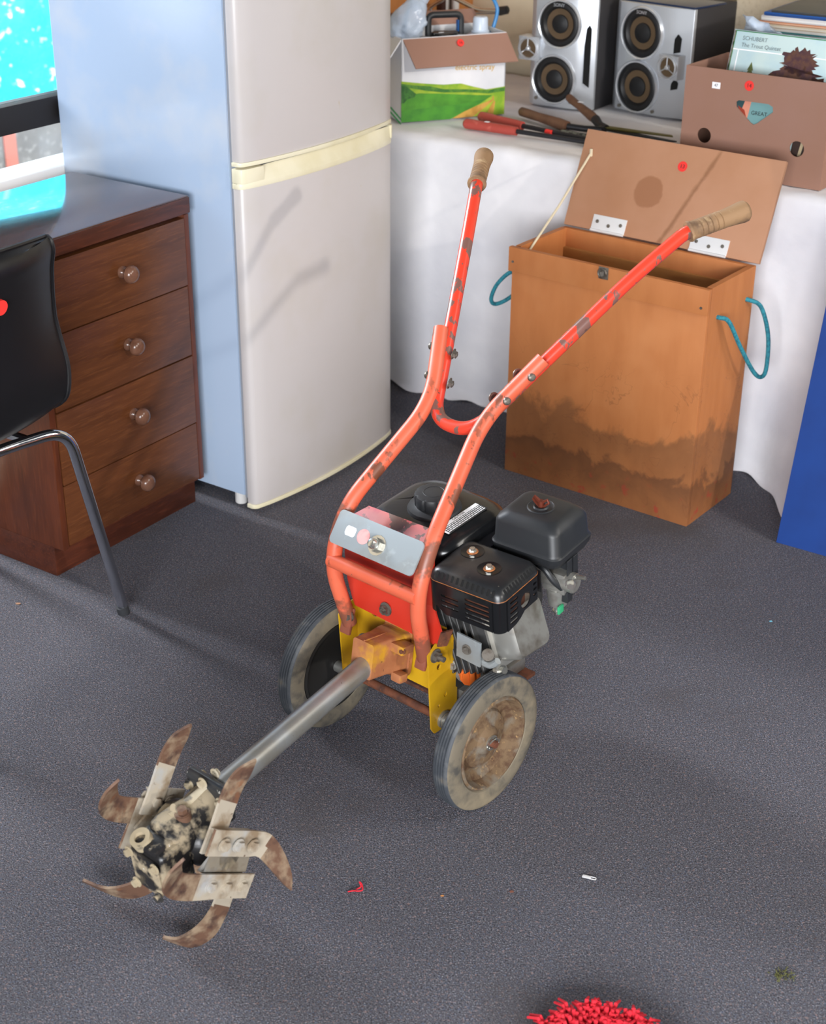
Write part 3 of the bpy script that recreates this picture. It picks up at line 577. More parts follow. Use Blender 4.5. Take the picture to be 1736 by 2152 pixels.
# gearbox at the end of the pole
GA = 0.042
fz = lambda f, z: L(GA, f, z)
gx = (fz(0.60, 0.190) - fz(0.45, 0.2085)).normalized(); gm = basis(fz(0.45, 0.208), L(1, 0, 0), gx.cross(L(1, 0, 0)) if gx.cross(L(1, 0, 0)).z > 0 else -gx.cross(L(1, 0, 0)))
if (gm.to_3x3() @ Vector((0, 0, 1))).dot(gx) < 0: gsg = -1
else: gsg = 1
def gp(x, y, l): return gm @ Vector((x, y, gsg * l))
b = new()
m, LL = align(gp(0, 0, 0.02), gp(0, -0.022, 0.112))
lathe(b, [(0, 0), (0.024, 0), (0.026, 0.006), (0.027, 0.03), (0.033, 0.055), (0.037, 0.075), (0.036, 0.088), (0.030, LL), (0, LL)], 30, m)
cyl(b, gp(0, -0.002, 0.03), gp(0, 0.024, 0.085), 0.010, 14, 0.008)
g = obj('gearbox', b, [m_muddy, m_muddy_light], ti)
b = new(); cyl(b, gp(0, 0.022, 0.012), gp(0, 0.014, 0.092), 0.007, 12); cyl(b, gp(0, 0.012, 0.012), gp(0, 0.004, 0.092), 0.007, 12); obj('top_rib', b, m_muddy_light, g)
lo, hi = sorted((gsg * 0.008, gsg * 0.028))
b = new(); box(b, -0.040, 0.040, -0.030, 0.028, lo, hi, 0.008, 3, gm); cyl(b, gp(-0.040, 0.024, 0.018), gp(0.040, 0.024, 0.018), 0.0095, 16, None, 0.002); cl = obj('clamp_flange', b, mat('flecked_dark_paint', (48, 50, 54), 0.3, 0.2, [((196, 194, 186), 55, 0.64, 0.67, (1, 1, 1), 6), ((150, 136, 112), 24, 0.6, 0.7)]), g)
for x, y in ((-0.033, 0.012), (0.033, 0.012), (0.0, 0.032)):
    b = new(); hexbolt(b, gp(x, y, 0.028), gx, 0.006, 0.006); obj('bolt', b, m_muddy_light, cl); b = new(); hexbolt(b, gp(x, y, 0.006), -gx, 0.006, 0.005); obj('nut', b, m_muddy_light, cl)
GS = 0.034; GL = 0.013
lo, hi = sorted((gsg * (0.104 - GL), gsg * (0.160 - GL)))
b = new(); box(b, -0.036, 0.036, -0.048 - GS, 0.030 - GS, lo, hi, 0.012, 3, gm); box(b, -0.028, 0.026, 0.020 - GS, 0.036 - GS, lo, hi, 0.006, 2, gm); blk = obj('gear_housing', b, m_muddy, g)
b = new(); lathe(b, [(0.0155, 0), (0.0155, 0.016), (0.0085, 0.016), (0.0085, 0.004), (0, 0.004)], 24, basis(gp(-0.014, 0.030, 0.150), L(1, 0, 0), gx * 1.0 if False else gx.cross(L(1, 0, 0))) if False else align(gp(-0.012, 0.026 - GS, 0.148 - GL), gp(-0.012, 0.046 - GS, 0.156 - GL))[0]); obj('filler_boss', b, m_muddy_light, blk)
b = new(); box(b, -0.028, 0.028, -0.044 - GS, 0.020 - GS, *sorted((gsg * (0.158 - GL), gsg * (0.166 - GL))), 0.004, 2, gm); obj('end_cover', b, m_muddy, blk)
for x, y in ((-0.026, 0.016), (0.028, 0.014), (-0.024, -0.042), (0.024, -0.042)):
    b = new(); hexbolt(b, gp(x, y - GS, 0.166 - GL), gx, 0.006, 0.006); obj('bolt', b, m_muddy_light, blk)
b = new(); hexbolt(b, gp(0.012, 0.020, 0.080), gp(0, 1, 0) - gp(0, 0, 0), 0.0075, 0.007); cyl(b, gp(0.012, 0.006, 0.080), gp(0.012, 0.020, 0.080), 0.012, 16); obj('breather_bolt', b, m_tine, g)
b = new(); m, LL = align(L(-0.045, 0.505, 0.160), L(0.118, 0.505, 0.160)); lathe(b, [(0, 0), (0.020, 0), (0.021, 0.03), (0.032, 0.036), (0.036, 0.05), (0.036, 0.118), (0.030, 0.128), (0.020, 0.135), (0.020, LL), (0, LL)], 28, m); obj('tine_shaft', b, m_muddy, g)
# tines: two sets of two bolted cross plates, four blades each
E1 = Vector((0, 0.85, -0.527)); E2 = Vector((0, 0.527, 0.85))       # local y = -f
def tp(c, p): return c + E1 * p[0] + E2 * p[1] + Vector((p[2] if len(p) > 2 else 0, 0, 0))
def ribbon(c, left, right, th=0.004):
    l = smooth_path([tp(c, p) for p in left], 5); r = smooth_path([tp(c, p) for p in right], 5)
    b = new(); sheet(b, [[x, x.lerp(y, 0.5), y] for x, y in zip(l, r)], th); return b
def tine_set(ac, s, variant):
    c = L(ac, 0.5, 0.155); q = lambda pts, da=0.0, k=1.0: [(p[0], p[1], s * ((p[2] if len(p) > 2 else 0) * k + da)) for p in pts]
    b = new(); merge(b, ribbon(c, q([(-0.058, 0.040), (-0.035, 0.012), (-0.052, -0.024)], -0.004), q([(0.022, 0.040), (0.03, 0.0), (0.056, -0.060)], -0.004))); 
    b2 = new(); pl = [tp(c, p) for p in q([(-0.050, 0.004), (0.036, 0.004), (0.040, -0.022), (-0.050, -0.022)], 0.002)]
    bb = new(); v = [bb.verts.new(p) for p in pl]; bb.faces.new(v); bmesh.ops.solidify(bb, geom=bb.faces[:], thickness=0.005); merge(b, bb); b2.free()
    hub = obj('tine_hub_plate', b, m_tine_plate, ti)
    top_l = [(-0.058, 0.041), (-0.01, 0.041), (0.03, 0.041), (0.062, 0.037, 0.003), (0.093, 0.014, 0.012), (0.112, -0.013, 0.024), (0.115, -0.034, 0.032)]
    top_r = [(-0.058, 0.002), (-0.01, 0.002), (0.03, 0.002), (0.049, 0.003, 0.003), (0.073, -0.010, 0.012), (0.097, -0.026, 0.024), (0.1145, -0.036, 0.032)]
    bot_l = [(0.055, -0.060), (0.0, -0.060), (-0.07, -0.062), (-0.113, -0.055, 0.002), (-0.140, -0.034, 0.012), (-0.151, -0.008, 0.024), (-0.146, 0.016, 0.034)]
    bot_r = [(0.055, -0.023), (0.0, -0.023), (-0.070, -0.023), (-0.098, -0.020, 0.002), (-0.118, -0.008, 0.012), (-0.136, 0.006, 0.024), (-0.1455, 0.0165, 0.034)]
    if variant: # the far set carries its front blade on the upper row
        bot_l = [(p[0], p[1] + 0.043, (p[2] if len(p) > 2 else 0)) for p in bot_l]; bot_r = [(p[0], p[1] + 0.043, (p[2] if len(p) > 2 else 0)) for p in bot_r]
        top_l = [(p[0], p[1] - 0.06, p[2] if len(p) > 2 else 0) for p in top_l]; top_r = [(p[0], p[1] - 0.06, p[2] if len(p) > 2 else 0) for p in top_r]
    up_l = [(-0.056, 0.0), (-0.056, 0.04), (-0.058, 0.075, 0.0), (-0.061, 0.105, 0.004), (-0.063, 0.130, 0.015), (-0.057, 0.150, 0.030)]
    up_r = [(-0.020, 0.0), (-0.020, 0.04), (-0.021, 0.070, 0.0), (-0.025, 0.100, 0.004), (-0.036, 0.128, 0.017), (-0.054, 0.152, 0.032)]
    dn_l = [(0.011, -0.02), (0.011, -0.06), (0.010, -0.085, 0.0), (0.005, -0.115, -0.008), (-0.003, -0.143, -0.028), (-0.002, -0.155, -0.056)]
    dn_r = [(0.047, -0.02), (0.047, -0.06), (0.047, -0.095, 0.0), (0.045, -0.130, -0.006), (0.032, -0.157, -0.026), (0.003, -0.159, -0.058)]
    if variant: dn_l = [(p[0], p[1], (p[2] if len(p) > 2 else 0) * 1.9) for p in dn_l]; dn_r = [(p[0], p[1], (p[2] if len(p) > 2 else 0) * 1.9) for p in dn_r]
    for l, r, da in ((top_l, top_r, 0.004), (bot_l, bot_r, 0.004), (up_l, up_r, -0.008), (dn_l, dn_r, -0.008)):
        k = -1 if (s < 0) else 1
        b = ribbon(c, [(p[0], p[1], (p[2] if len(p) > 2 else 0) + s * da) for p in l], [(p[0], p[1], (p[2] if len(p) > 2 else 0) + s * da) for p in r])
        for f in b.faces:
            d = f.calc_center_median() - c; e1 = d.dot(E1); e2 = d.dot(E2)
            f.material_index = 0 if (abs(e1) > 0.058 or abs(e2) > 0.078) else 1
        obj('tine_blade', b, [m_tine, m_tine_plate], ti)
    for e1, e2 in ((-0.034, 0.020), (-0.004, 0.020), (0.028, 0.020), (-0.030, -0.042), (0.002, -0.042), (0.036, -0.042)):
        b = new(); hexbolt(b, tp(c, (e1, e2, s * 0.007)), L(s, 0, 0), 0.0075, 0.005); obj('bolt', b, m_tine_plate, hub); b = new(); hexbolt(b, tp(c, (e1, e2, -s * 0.010)), L(-s, 0, 0), 0.0075, 0.005); obj('nut', b, m_tine_plate, hub)
tine_set(0.116, 1, 0); tine_set(-0.034, -1, 1)
# engine
b = new(); box(b, -0.085, 0.085, 0.022, 0.215, 0.150, 0.345, 0.018, 3); cyl(b, L(0.0, -0.012, 0.245), L(0.0, -0.235, 0.245), 0.085, 36, None, 0.01); cyl(b, L(0.0, -0.215, 0.25), L(0.0, -0.262, 0.25), 0.095, 36, None, 0.015)
crank = obj('crankcase', b, m_alu_dark, ti)
b = new(); box(b, -0.10, 0.100, 0.045, 0.200, 0.128, 0.152, 0.004); obj('engine_foot', b, m_alu, crank)
b = new(); box(b, -0.11, 0.118, 0.036, 0.205, 0.120, 0.127, 0.001); obj('mounting_plate', b, m_rust, ti)
mcyl = T(*L(0.045, -0.080, 0.248)) @ rot('Y', math.radians(-22))       # local X = along the tilted cylinder
b = new(); box(b, -0.02, 0.115, -0.050, 0.055, -0.052, 0.052, 0.008, 2, mcyl)
for k in range(6): box(b, 0.015 + k * 0.014, 0.020 + k * 0.014, -0.060, 0.065, -0.062, 0.062, 0.001, 1, mcyl)
cy = obj('cylinder_block', b, m_alu_dark, ti)
b = new(); loft(b, [[(zz, x * k, y * k) for x, y in rrect(-0.052, 0.052, -0.058, 0.050, 0.018, 4)] for k, zz in ((1.0, 0.108), (1.0, 0.113), (0.86, 0.115), (0.82, 0.150), (0.74, 0.158))], mcyl); cyl(b, mcyl @ Vector((0.106, -0.044, -0.062)), mcyl @ Vector((0.113, -0.044, -0.062)), 0.014, 18)
vc = obj('valve_cover', b, m_alu, ti)
b = new(); hexbolt(b, mcyl @ Vector((0.113, -0.044, -0.062)), mcyl.to_3x3() @ Vector((1, 0, 0)), 0.0065, 0.005); obj('cover_bolt', b, m_bright, vc)
b = new(); cyl(b, L(0.086, -0.052, 0.192), L(0.106, -0.038, 0.196), 0.016, 22, None, 0.002); cyl(b, L(0.104, -0.039, 0.1955), L(0.112, -0.034, 0.197), 0.018, 10, None, 0.003); box(b, -0.004, 0.004, -0.016, 0.016, 0, 0.012, 0.002, 2, align(L(0.110, -0.035, 0.1967), L(0.125, -0.0255, 0.200))[0]); obj('oil_plug', b, m_orange_plastic, crank)
b = new(); cyl(b, L(0.078, -0.056, 0.190), L(0.096, -0.044, 0.194), 0.020, 22, None, 0.003); hexbolt(b, L(0.080, -0.022, 0.212), L(0.3, 1, 0), 0.007, 0.006); obj('oil_neck', b, m_alu, crank)
b = new(); rows = [[L(a, -0.004 - 0.05 * abs(a - 0.16), z) for z in (0.248, 0.292)] for a in (0.105, 0.12, 0.14, 0.155)]; sheet(b, rows, 0.003); tube(b, smooth_path([L(0.13, -0.012, 0.262), L(0.145, -0.014, 0.252), L(0.165, -0.016, 0.250), L(0.178, -0.018, 0.262)], 5), 0.006, 10); obj('heat_shield', b, m_plate_zinc, cy)
b = new(); hexbolt(b, L(0.128, -0.002, 0.270), L(0.2, 1, 0.1), 0.006, 0.005); obj('shield_bolt', b, m_bolt, cy); b = new(); cyl(b, L(0.164, -0.012, 0.268), L(0.170, -0.002, 0.278), 0.010, 16, None, 0.001); obj('stud', b, m_bolt, cy)
RENG = T(0.10, -0.01, 0.32) @ rot('Z', math.radians(4)) @ rot('X', math.radians(6)) @ T(-0.10, 0.01, -0.32)
# fuel tank with cap, label and seam
def rr3(x0, x1, y0, y1, r, z): return [(x, y, z) for x, y in rrect(x0, x1, y0, y1, r, 6)]
b = new(); tx0, tx1, ty0, ty1 = -0.132, 0.066, 0.030, 0.212
loft(b, [rr3(tx0 + d, tx1 - d, ty0 + d, ty1 - d, 0.045, z) for d, z in ((0.014, 0.325), (0.004, 0.331), (0, 0.338), (0, 0.358), (0.0, 0.3585))])
loft(b, [rr3(tx0 - 0.006, tx1 + 0.006, ty0 - 0.006, ty1 + 0.006, 0.048, z) for z in (0.356, 0.360)])
loft(b, [rr3(tx0 + d, tx1 - d, ty0 + d, ty1 - d, 0.045, z) for d, z in ((0, 0.359), (0, 0.390), (0.004, 0.402), (0.012, 0.410), (0.024, 0.4145), (0.05, 0.417), (0.075, 0.4175))])
tk = obj('fuel_tank', b, m_black_gloss, ti); tk.matrix_local = RENG @ T(0.10, -0.01, 0.32) @ rot('Z', math.radians(-4)) @ T(-0.10, 0.01, -0.32)
cpx, cpy = -0.034, 0.118
b = new(); P = []
for zi, (k, z) in enumerate(((0.96, 0.424), (1.0, 0.427), (1.0, 0.440), (0.95, 0.4445), (0.80, 0.446))):
    P.append([(cpx + k * 0.033 * (1 - 0.075 * (max(0, math.cos(9 * th)) ** 6 if zi < 4 else 0)) * math.cos(th), cpy + k * 0.033 * (1 - 0.075 * (max(0, math.cos(9 * th)) ** 6 if zi < 4 else 0)) * math.sin(th), z) for th in [2 * PI * q / 108 for q in range(108)]])
loft(b, P); lathe(b, [(0.0165, 0.4462), (0.0172, 0.4466), (0.018, 0.4462)], 40, T(cpx, cpy, 0)); lathe(b, [(0.046, 0.4165), (0.044, 0.421), (0.034, 0.423), (0.03, 0.425)], 40, T(cpx, cpy, 0)); obj('fuel_cap', b, m_black_plastic, tk)
ml = basis(Vector((0.026, 0.118, 0.4166)), Vector((0.0, 1, 0.0)), Vector((-1, 0, 0.06)))
b = new(); box(b, -0.050, 0.050, -0.013, 0.013, 0, 0.0004, 0, 1, ml); lb = obj('caution_label', b, m_black_plastic, tk)
b = new(); box(b, -0.048, 0.048, 0.005, 0.012, 0.0004, 0.0007, 0, 1, ml); box(b, -0.05, -0.046, -0.012, 0.012, 0.0004, 0.0007, 0, 1, ml); 
for k in range(4): 
    xx = -0.044
    while xx < 0.046:
        w = random.uniform(0.003, 0.009); box(b, xx, min(xx + w, 0.047), 0.0018 - k * 0.0038, 0.0034 - k * 0.0038, 0.0004, 0.0007, 0, 1, ml); xx += w + 0.0014
obj('label_print', b, m_paper, lb, None, 35, False)
b = text_bm('CAUTION', 0.0066, ml @ T(0.0, 0.0086, 0.0009), 0.0002); obj('label_word', b, m_ink, lb)
# exhaust cover: slotted box
ex0, ex1, ey0, ey1, ez0, ez1 = 0.064, 0.204, -0.016, 0.096, 0.318, 0.400
b = new()
loft(b, [rr3(ex0 + d, ex1 - d, ey0 + d, ey1 - d, max(0.004, 0.016 - d * 0.4), z) for d, z in ((-0.001, 0.3775), (0, 0.380), (0.001, 0.386), (0.006, 0.3935), (0.013, 0.397), (0.03, 0.3985))], None, True)
muf = obj('exhaust_cover', b, m_black_top, ti); muf.matrix_local = T(0, 0, 0.011) @ RENG
b = new()
def slots(x0, x1, ys, w, h): return [rrect(x0, x1, y - h / 2, y + h / 2, h * 0.45, 3) for y in ys]
w = ex1 - ex0 - 0.03
holes = slots(0.012, 0.046, [0.016, 0.0255, 0.035], 0, 0.004) + slots(0.058, 0.104, [0.010, 0.0185, 0.027, 0.0355, 0.044], 0, 0.0042)
holed(b, [(0.0, 0.014), (0.02, 0.0), (w, 0.0), (w, 0.056), (0.0, 0.056)], holes, 0.002, basis(Vector((ex0 + 0.015, ey0 - 0.0005, ez0 + 0.004)), (1, 0, 0), (0, 0, 1)))
w2 = ey1 - ey0 - 0.03
holes = slots(0.006, 0.028, [0.010, 0.0195, 0.029, 0.0385, 0.048], 0, 0.0045) + [circle(0.049, 0.030, 0.0135, 22)] + slots(0.070, 0.080, [0.026, 0.036, 0.046], 0, 0.0045)
holed(b, [(0.0, -0.002), (0.022, 0.0), (0.034, 0.004), (0.046, 0.012), (w2, 0.012), (w2, 0.056), (0.0, 0.056)], holes, 0.002, basis(Vector((ex1 + 0.0005, ey0 + 0.015, ez0 + 0.004)), (0, 1, 0), (0, 0, 1)))
for cx_, cy_, a0 in ((ex1 - 0.015, ey0 + 0.015, -PI / 2), (ex0 + 0.015, ey0 + 0.015, PI)):
    sheet(b, [[(cx_ + 0.0155 * math.cos(a0 + PI / 2 * k / 8), cy_ + 0.0155 * math.sin(a0 + PI / 2 * k / 8), z) for k in range(9)] for z in (ez0 + 0.002, ez0 + 0.060)], 0.002)
box(b, ex0, ex0 + 0.002, ey0 + 0.015, ey1, ez0 + 0.01, ez1 - 0.022); box(b, ex0, ex1, ey1 - 0.002, ey1, ez0 + 0.02, ez1 - 0.022)
obj('slotted_skirt', b, m_black_gloss, muf)
b = new(); loft(b, [rr3(ex0 + 0.012, ex1 - 0.014, ey0 + 0.014, ey1 - 0.012, 0.02, z) for z in (0.328, 0.376)]); obj('silencer', b, m_rust, muf)
b = new(); lathe(b, [(0.0, 0), (0.0, 0.001)], 8); b.free(); b = new(); tube(b, [(x, y, 0.3782) for x, y in rrect(ex0 - 0.0006, ex1 + 0.0006, ey0 - 0.0006, ey1 + 0.0006, 0.017, 6)] + [(ex1 + 0.0006, ey1 - 0.0176, 0.3782)], 0.0007, 6); obj('rusty_seam', b, m_copper, muf)
for px, py in ((0.100, 0.058), (0.150, 0.032)):
    b = new(); lathe(b, [(0.019, 0.3993), (0.015, 0.3989), (0.010, 0.3987), (0.0, 0.3987)], 28, T(px, py, 0)); dd = obj('dimple', b, m_black_gloss, muf)
    b = new(); lathe(b, [(0, 0.399), (0.0095, 0.399), (0.0085, 0.4005), (0.0, 0.4005)], 20, T(px, py, 0)); obj('rust_ring', b, m_copper, muf)
    b = new(); hexbolt(b, (px, py, 0.3995), (0, 0, 1), 0.0048, 0.0045); obj('bolt', b, m_bright, muf)
b = new()
for k in range(12):
    x = ex0 + 0.018 + k * (ex1 - ex0 - 0.034) / 11; box(b, -0.0021, 0.0021, -0.0053, 0.0053, -0.001, 0.0012, 0.0007, 1, T(x, ey0 + 0.0034, 0.3897) @ rot('X', math.radians(58)))
for k in range(11):
    y = ey0 + 0.018 + k * (ey1 - ey0 - 0.034) / 10; box(b, -0.0053, 0.0053, -0.0021, 0.0021, -0.001, 0.0012, 0.0007, 1, T(ex1 - 0.0034, y, 0.3897) @ rot('Y', math.radians(58)))
o = obj('vent_slots', b, m_dark_void, muf)
# air cleaner
mac = T(0.160, 0.166, 0.016)
b = new(); hx, hy = 0.063, 0.054
loft(b, [[(x, y, z) for x, y in rrect(-hx + d, hx - d, -hy + d, hy - d, 0.016, 5)] for d, z in ((-0.001, 0.388), (0.001, 0.392), (0.003, 0.424), (0.006, 0.430), (0.016, 0.4395), (0.022, 0.441))], mac)
ac = obj('air_cleaner', b, m_black_plastic, ti); ac.matrix_local = RENG
b = new(); loft(b, [[(x, y, z) for x, y in rrect(-hx + d, hx - d, -hy + d, hy - d, 0.016, 5)] for d, z in ((0.012, 0.360), (0.004, 0.366), (-0.001, 0.376), (-0.0025, 0.3862), (-0.001, 0.3885))], mac); box(b, hx - 0.028, hx + 0.002, -hy + 0.042, -hy + 0.046, 0.30, 0.372, 0, 1, mac); box(b, hx - 0.0005, hx + 0.002, -hy + 0.030, -hy + 0.06, 0.31, 0.372, 0.0005, 1, mac); box(b, hx - 0.010, hx + 0.002, -hy + 0.028, -hy + 0.044, 0.292, 0.312, 0.001, 1, mac); obj('cleaner_base', b, m_black_plastic, ac)
b = new(); lathe(b, [(0.023, 0.4412), (0.021, 0.4425), (0.019, 0.4412), (0.013, 0.4412), (0.011, 0.4435), (0.009, 0.4412)], 32, mac); obj('cap_ring', b, m_black_plastic, ac)
b = new(); cyl(b, mac @ Vector((0, 0, 0.441)), mac @ Vector((0, 0, 0.452)), 0.005, 12)
for s in (-1, 1):
    rows = [[(s * 0.003, -0.002, 0.443), (s * 0.003, 0.002, 0.443)], [(s * 0.009, -0.0025, 0.449), (s * 0.009, 0.0025, 0.449)], [(s * 0.014, -0.002, 0.454), (s * 0.014, 0.002, 0.454)], [(s * 0.012, -0.001, 0.459), (s * 0.012, 0.001, 0.459)], [(s * 0.006, -0.002, 0.455), (s * 0.006, 0.002, 0.455)], [(s * 0.002, -0.002, 0.452), (s * 0.002, 0.002, 0.452)]]
    loft(b, [[Vector(p) for p in (r[0], r[1], (r[1][0] + s * 0.002, r[1][1], r[1][2] - 0.003), (r[0][0] + s * 0.002, r[0][1], r[0][2] - 0.003))] for r in rows], mac)
obj('wing_nut', b, m_red_wing, ac)
# carburettor
b = new(); cyl(b, L(0.16, -0.150, 0.345), L(0.235, -0.150, 0.345), 0.017, 18, None, 0.002); box(b, 0.178, 0.222, 0.136, 0.170, 0.322, 0.362, 0.006); cyl(b, L(0.200, -0.150, 0.330), L(0.200, -0.150, 0.292), 0.019, 22, 0.015, 0.003); cyl(b, L(0.200, -0.150, 0.292), L(0.200, -0.150, 0.280), 0.006, 10)
cb = obj('carburettor', b, m_alu, ti); cb.matrix_local = RENG
b = new(); tube(b, smooth_path([L(0.165, -0.135, 0.372), L(0.190, -0.128, 0.370), L(0.205, -0.130, 0.352), L(0.215, -0.14, 0.335)], 6), 0.0055, 10); obj('fuel_hose', b, m_black_plastic, cb)
b = new(); cyl(b, L(0.212, -0.150, 0.352), L(0.252, -0.150, 0.362), 0.0035, 8); obj('lever', b, m_bright, cb); b = new(); hexbolt(b, L(0.200, -0.150, 0.282), L(0, 0, -1), 0.006, 0.006); obj('drain_bolt', b, m_bright, cb); b = new(); hexbolt(b, L(0.232, -0.138, 0.350), L(0.6, 1, 0), 0.006, 0.006); obj('bolt', b, m_bright, cb)
b = new(); box(b, 0.213, 0.217, 0.128, 0.142, 0.290, 0.304, 0.001); obj('tab', b, m_green_tag, cb)

# ------------------------------------------------------------------ tall wooden box with open lid
wb = thing('wooden_box', 'tall stained plywood box with open lid and teal rope handles', 'box', MB_)
BW, BD, BH, BT = 0.491, 0.218, 0.553, 0.013
b = new(); box(b, -BW, 0, 0, BT, 0, BH - 0.003, 0.0012); obj('front_board', b, m_ply, wb)
b = new(); box(b, -BW, 0, BD - BT, BD, 0, BH - 0.002, 0.0012); obj('back_board', b, m_ply, wb)
for s in (0, 1):
    x0 = -BW if s == 0 else -BT
    b = new(); holed(b, [(BT, 0.0), (BD - BT, 0.0), (BD - BT, BH - 0.001), (BT, BH - 0.001)], [circle(0.050, 0.479, 0.005, 12), circle(0.185, 0.481, 0.005, 12)], BT, Matrix(((0, 0, 1, x0), (1, 0, 0, 0), (0, 1, 0, 0), (0, 0, 0, 1)))); obj('side_board', b, m_ply, wb)
b = new(); box(b, -BW + BT, -BT, BT, BD - BT, 0.0, 0.012); obj('bottom_board', b, m_ply_in, wb)
b = new(); box(b, -BW + BT, -BT, BT + 0.0005, BT + 0.012, 0.40, BH - 0.02); box(b, -BW + BT, -BT, BD - BT - 0.010, BD - BT - 0.0005, 0.40, BH - 0.045); obj('inner_batten', b, m_ply_in, wb)
b = new(); box(b, -BW - 0.006, 0.003, -0.007, 0.006, 0.497, BH, 0.0012); fb_ = obj('front_band', b, m_ply, wb)
b = new(); box(b, -0.261, -0.237, -0.010, -0.007, 0.527, 0.554, 0.0015); cyl(b, (-0.249, -0.010, 0.540), (-0.249, -0.015, 0.541), 0.006, 14, None, 0.001); lathe(b, [(0.010, 0), (0.012, 0.002), (0.010, 0.004)], 16, T(-0.250, -0.011, 0.541) @ rot('X', PI / 2)); obj('latch', b, m_bolt, wb)
for x in (-0.485, -0.012):
    b = new(); cyl(b, (x, -0.007, 0.520 if x < -0.1 else 0.512), (x, -0.0085, 0.520 if x < -0.1 else 0.512), 0.003, 10); obj('screw', b, m_bolt, wb)
lid_ang = math.atan2(0.085, 0.207)
mlid = T(0, BD + 0.001, BH + 0.002) @ rot('X', -lid_ang)
b = new(); box(b, -BW - 0.004, 0.004, 0.0, 0.011, 0, 0.224, 0.0012); ld = obj('lid', b, m_lid, wb); ld.matrix_local = mlid
b = new(); cyl(b, (-0.233, -0.0001, 0.176), (-0.233, -0.0007, 0.176), 0.0115, 26); sk_ = obj('price_sticker', b, m_sticker, ld)
for x0, x1 in ((-0.421, -0.333), (-0.166, -0.074)):
    b = new(); box(b, x0, x1, -0.002, 0.0, 0.002, 0.036, 0.0004); cyl(b, (x0 + 0.001, -0.003, 0.0), (x1 - 0.001, -0.003, 0.0), 0.0032, 12)
    hg = obj('hinge', b, m_hinge, wb); hg.matrix_local = mlid
    b = new()
    for k in range(3): cyl(b, (x0 + (x1 - x0) * (0.15 + 0.35 * k), -0.002, 0.021 - 0.006 * (k % 2)), (x0 + (x1 - x0) * (0.15 + 0.35 * k), -0.0035, 0.021 - 0.006 * (k % 2)), 0.0042, 12)
    obj('hinge_screw', b, m_bolt, hg)
b = new(); pA = mlid @ Vector((-0.468, -0.004, 0.170)); pB = Vector((-BW + BT + 0.004, 0.030, BH - 0.025)); tube(b, [pA, pA.lerp(pB, 0.5) + Vector((0, 0, -0.006)), pB], 0.0028, 8); box(b, -0.003, 0.003, -0.003, 0.003, -0.008, 0.01, 0.001, 1, T(*pA)); obj('lid_stay_cord', b, m_cord, wb)
def rope(pts):
    P = smooth_path(pts, 10); b = new(); tube(b, P, 0.0048, 10)
    return b
b = rope([(-0.02, 0.050, 0.479), (0.004, 0.050, 0.479), (0.022, 0.062, 0.470), (0.034, 0.105, 0.405), (0.045, 0.16, 0.335), (0.052, 0.192, 0.312), (0.055, 0.208, 0.330), (0.046, 0.218, 0.40), (0.028, 0.205, 0.465), (0.006, 0.187, 0.482), (-0.02, 0.185, 0.481)]); obj('rope_handle', b, m_rope, wb)
b = rope([(-BW + 0.02, 0.05, 0.479), (-BW - 0.004, 0.05, 0.481), (-BW - 0.034, 0.044, 0.474), (-BW - 0.066, 0.040, 0.440), (-BW - 0.084, 0.044, 0.400), (-BW - 0.080, 0.060, 0.384), (-BW - 0.055, 0.090, 0.402), (-BW - 0.022, 0.150, 0.455), (-BW - 0.004, 0.185, 0.48), (-BW + 0.02, 0.185, 0.481)]); obj('rope_handle', b, m_rope, wb)

# ------------------------------------------------------------------ blue board leaning at the right
bx = new(); box(bx, 0.0, 0.62, 0.0, 0.016, 0, 0.86, 0.001)
o = obj('blue_board', bx, m_blue_board); o.matrix_world = frame(Vector((0.797, 2.948, 0)), -0.595) @ rot('X', -0.23) @ rot('Y', 0.0); tag(o, 'plain dark blue board leaning on the table at right edge', 'board')

# ------------------------------------------------------------------ things on the table
def Tw(a, y, z): return MT @ Vector((a, y, z))
# carton with landscape print
MS = frame(Vector((-0.039, 3.964, TH + 0.003)), 0.409)
sc_ = thing('spray_carton', 'open white carton printed with green fields, brown flap folded forward', 'carton', MS)
CW, CD_, CH = 0.297, 0.17, 0.21
b = new(); box(b, 0, CW, 0, 0.003, 0, CH); box(b, 0, CW, CD_ - 0.003, CD_, 0, CH); box(b, 0, 0.003, 0, CD_, 0, CH); box(b, CW - 0.003, CW, 0, CD_, 0, CH); box(b, 0, CW, 0, CD_, 0, 0.003); obj('carton_body', b, m_card_white, sc_)
b = new(); sheet(b, [[(0.004, 0.001, CH), (CW, 0.001, CH)], [(0.022, -0.045, 0.143), (CW + 0.014, -0.045, 0.143)]], 0.003); fl1 = obj('front_flap', b, m_card, sc_)
nf = Vector((0, -0.067, 0.046)).normalized(); nf = Vector((0, -0.83, 0.56)); nf = Vector((0, -(0.067), 0.046)).normalized()
b = new(); cs = Vector((0.158, -0.0125, 0.192)); cyl(b, cs + nf * 0.001, cs + nf * 0.0045, 0.0095, 24); obj('price_sticker', b, m_sticker, fl1)
b = new(); sheet(b, [[(0.001, 0.002, CH), (0.001, CD_, CH)], [(-0.045, 0.004, 0.145), (-0.045, CD_, 0.145)]], 0.003); obj('left_flap', b, m_card_white, sc_)
b = new(); sheet(b, [[(0.0, CD_, CH), (CW, CD_, CH)], [(0.01, CD_ + 0.012, 0.245), (CW - 0.01, CD_ + 0.012, 0.245)]], 0.003); obj('back_flap', b, m_card, sc_)
def pc(x, y): u = (x - 165) / 780; return (u * CW, (952 - 67 * u - y) / 3050)
G = lambda n, c, c2, s=30: mat(n, c, 0.45, 0, [(c2, s, 0.42, 0.62)])
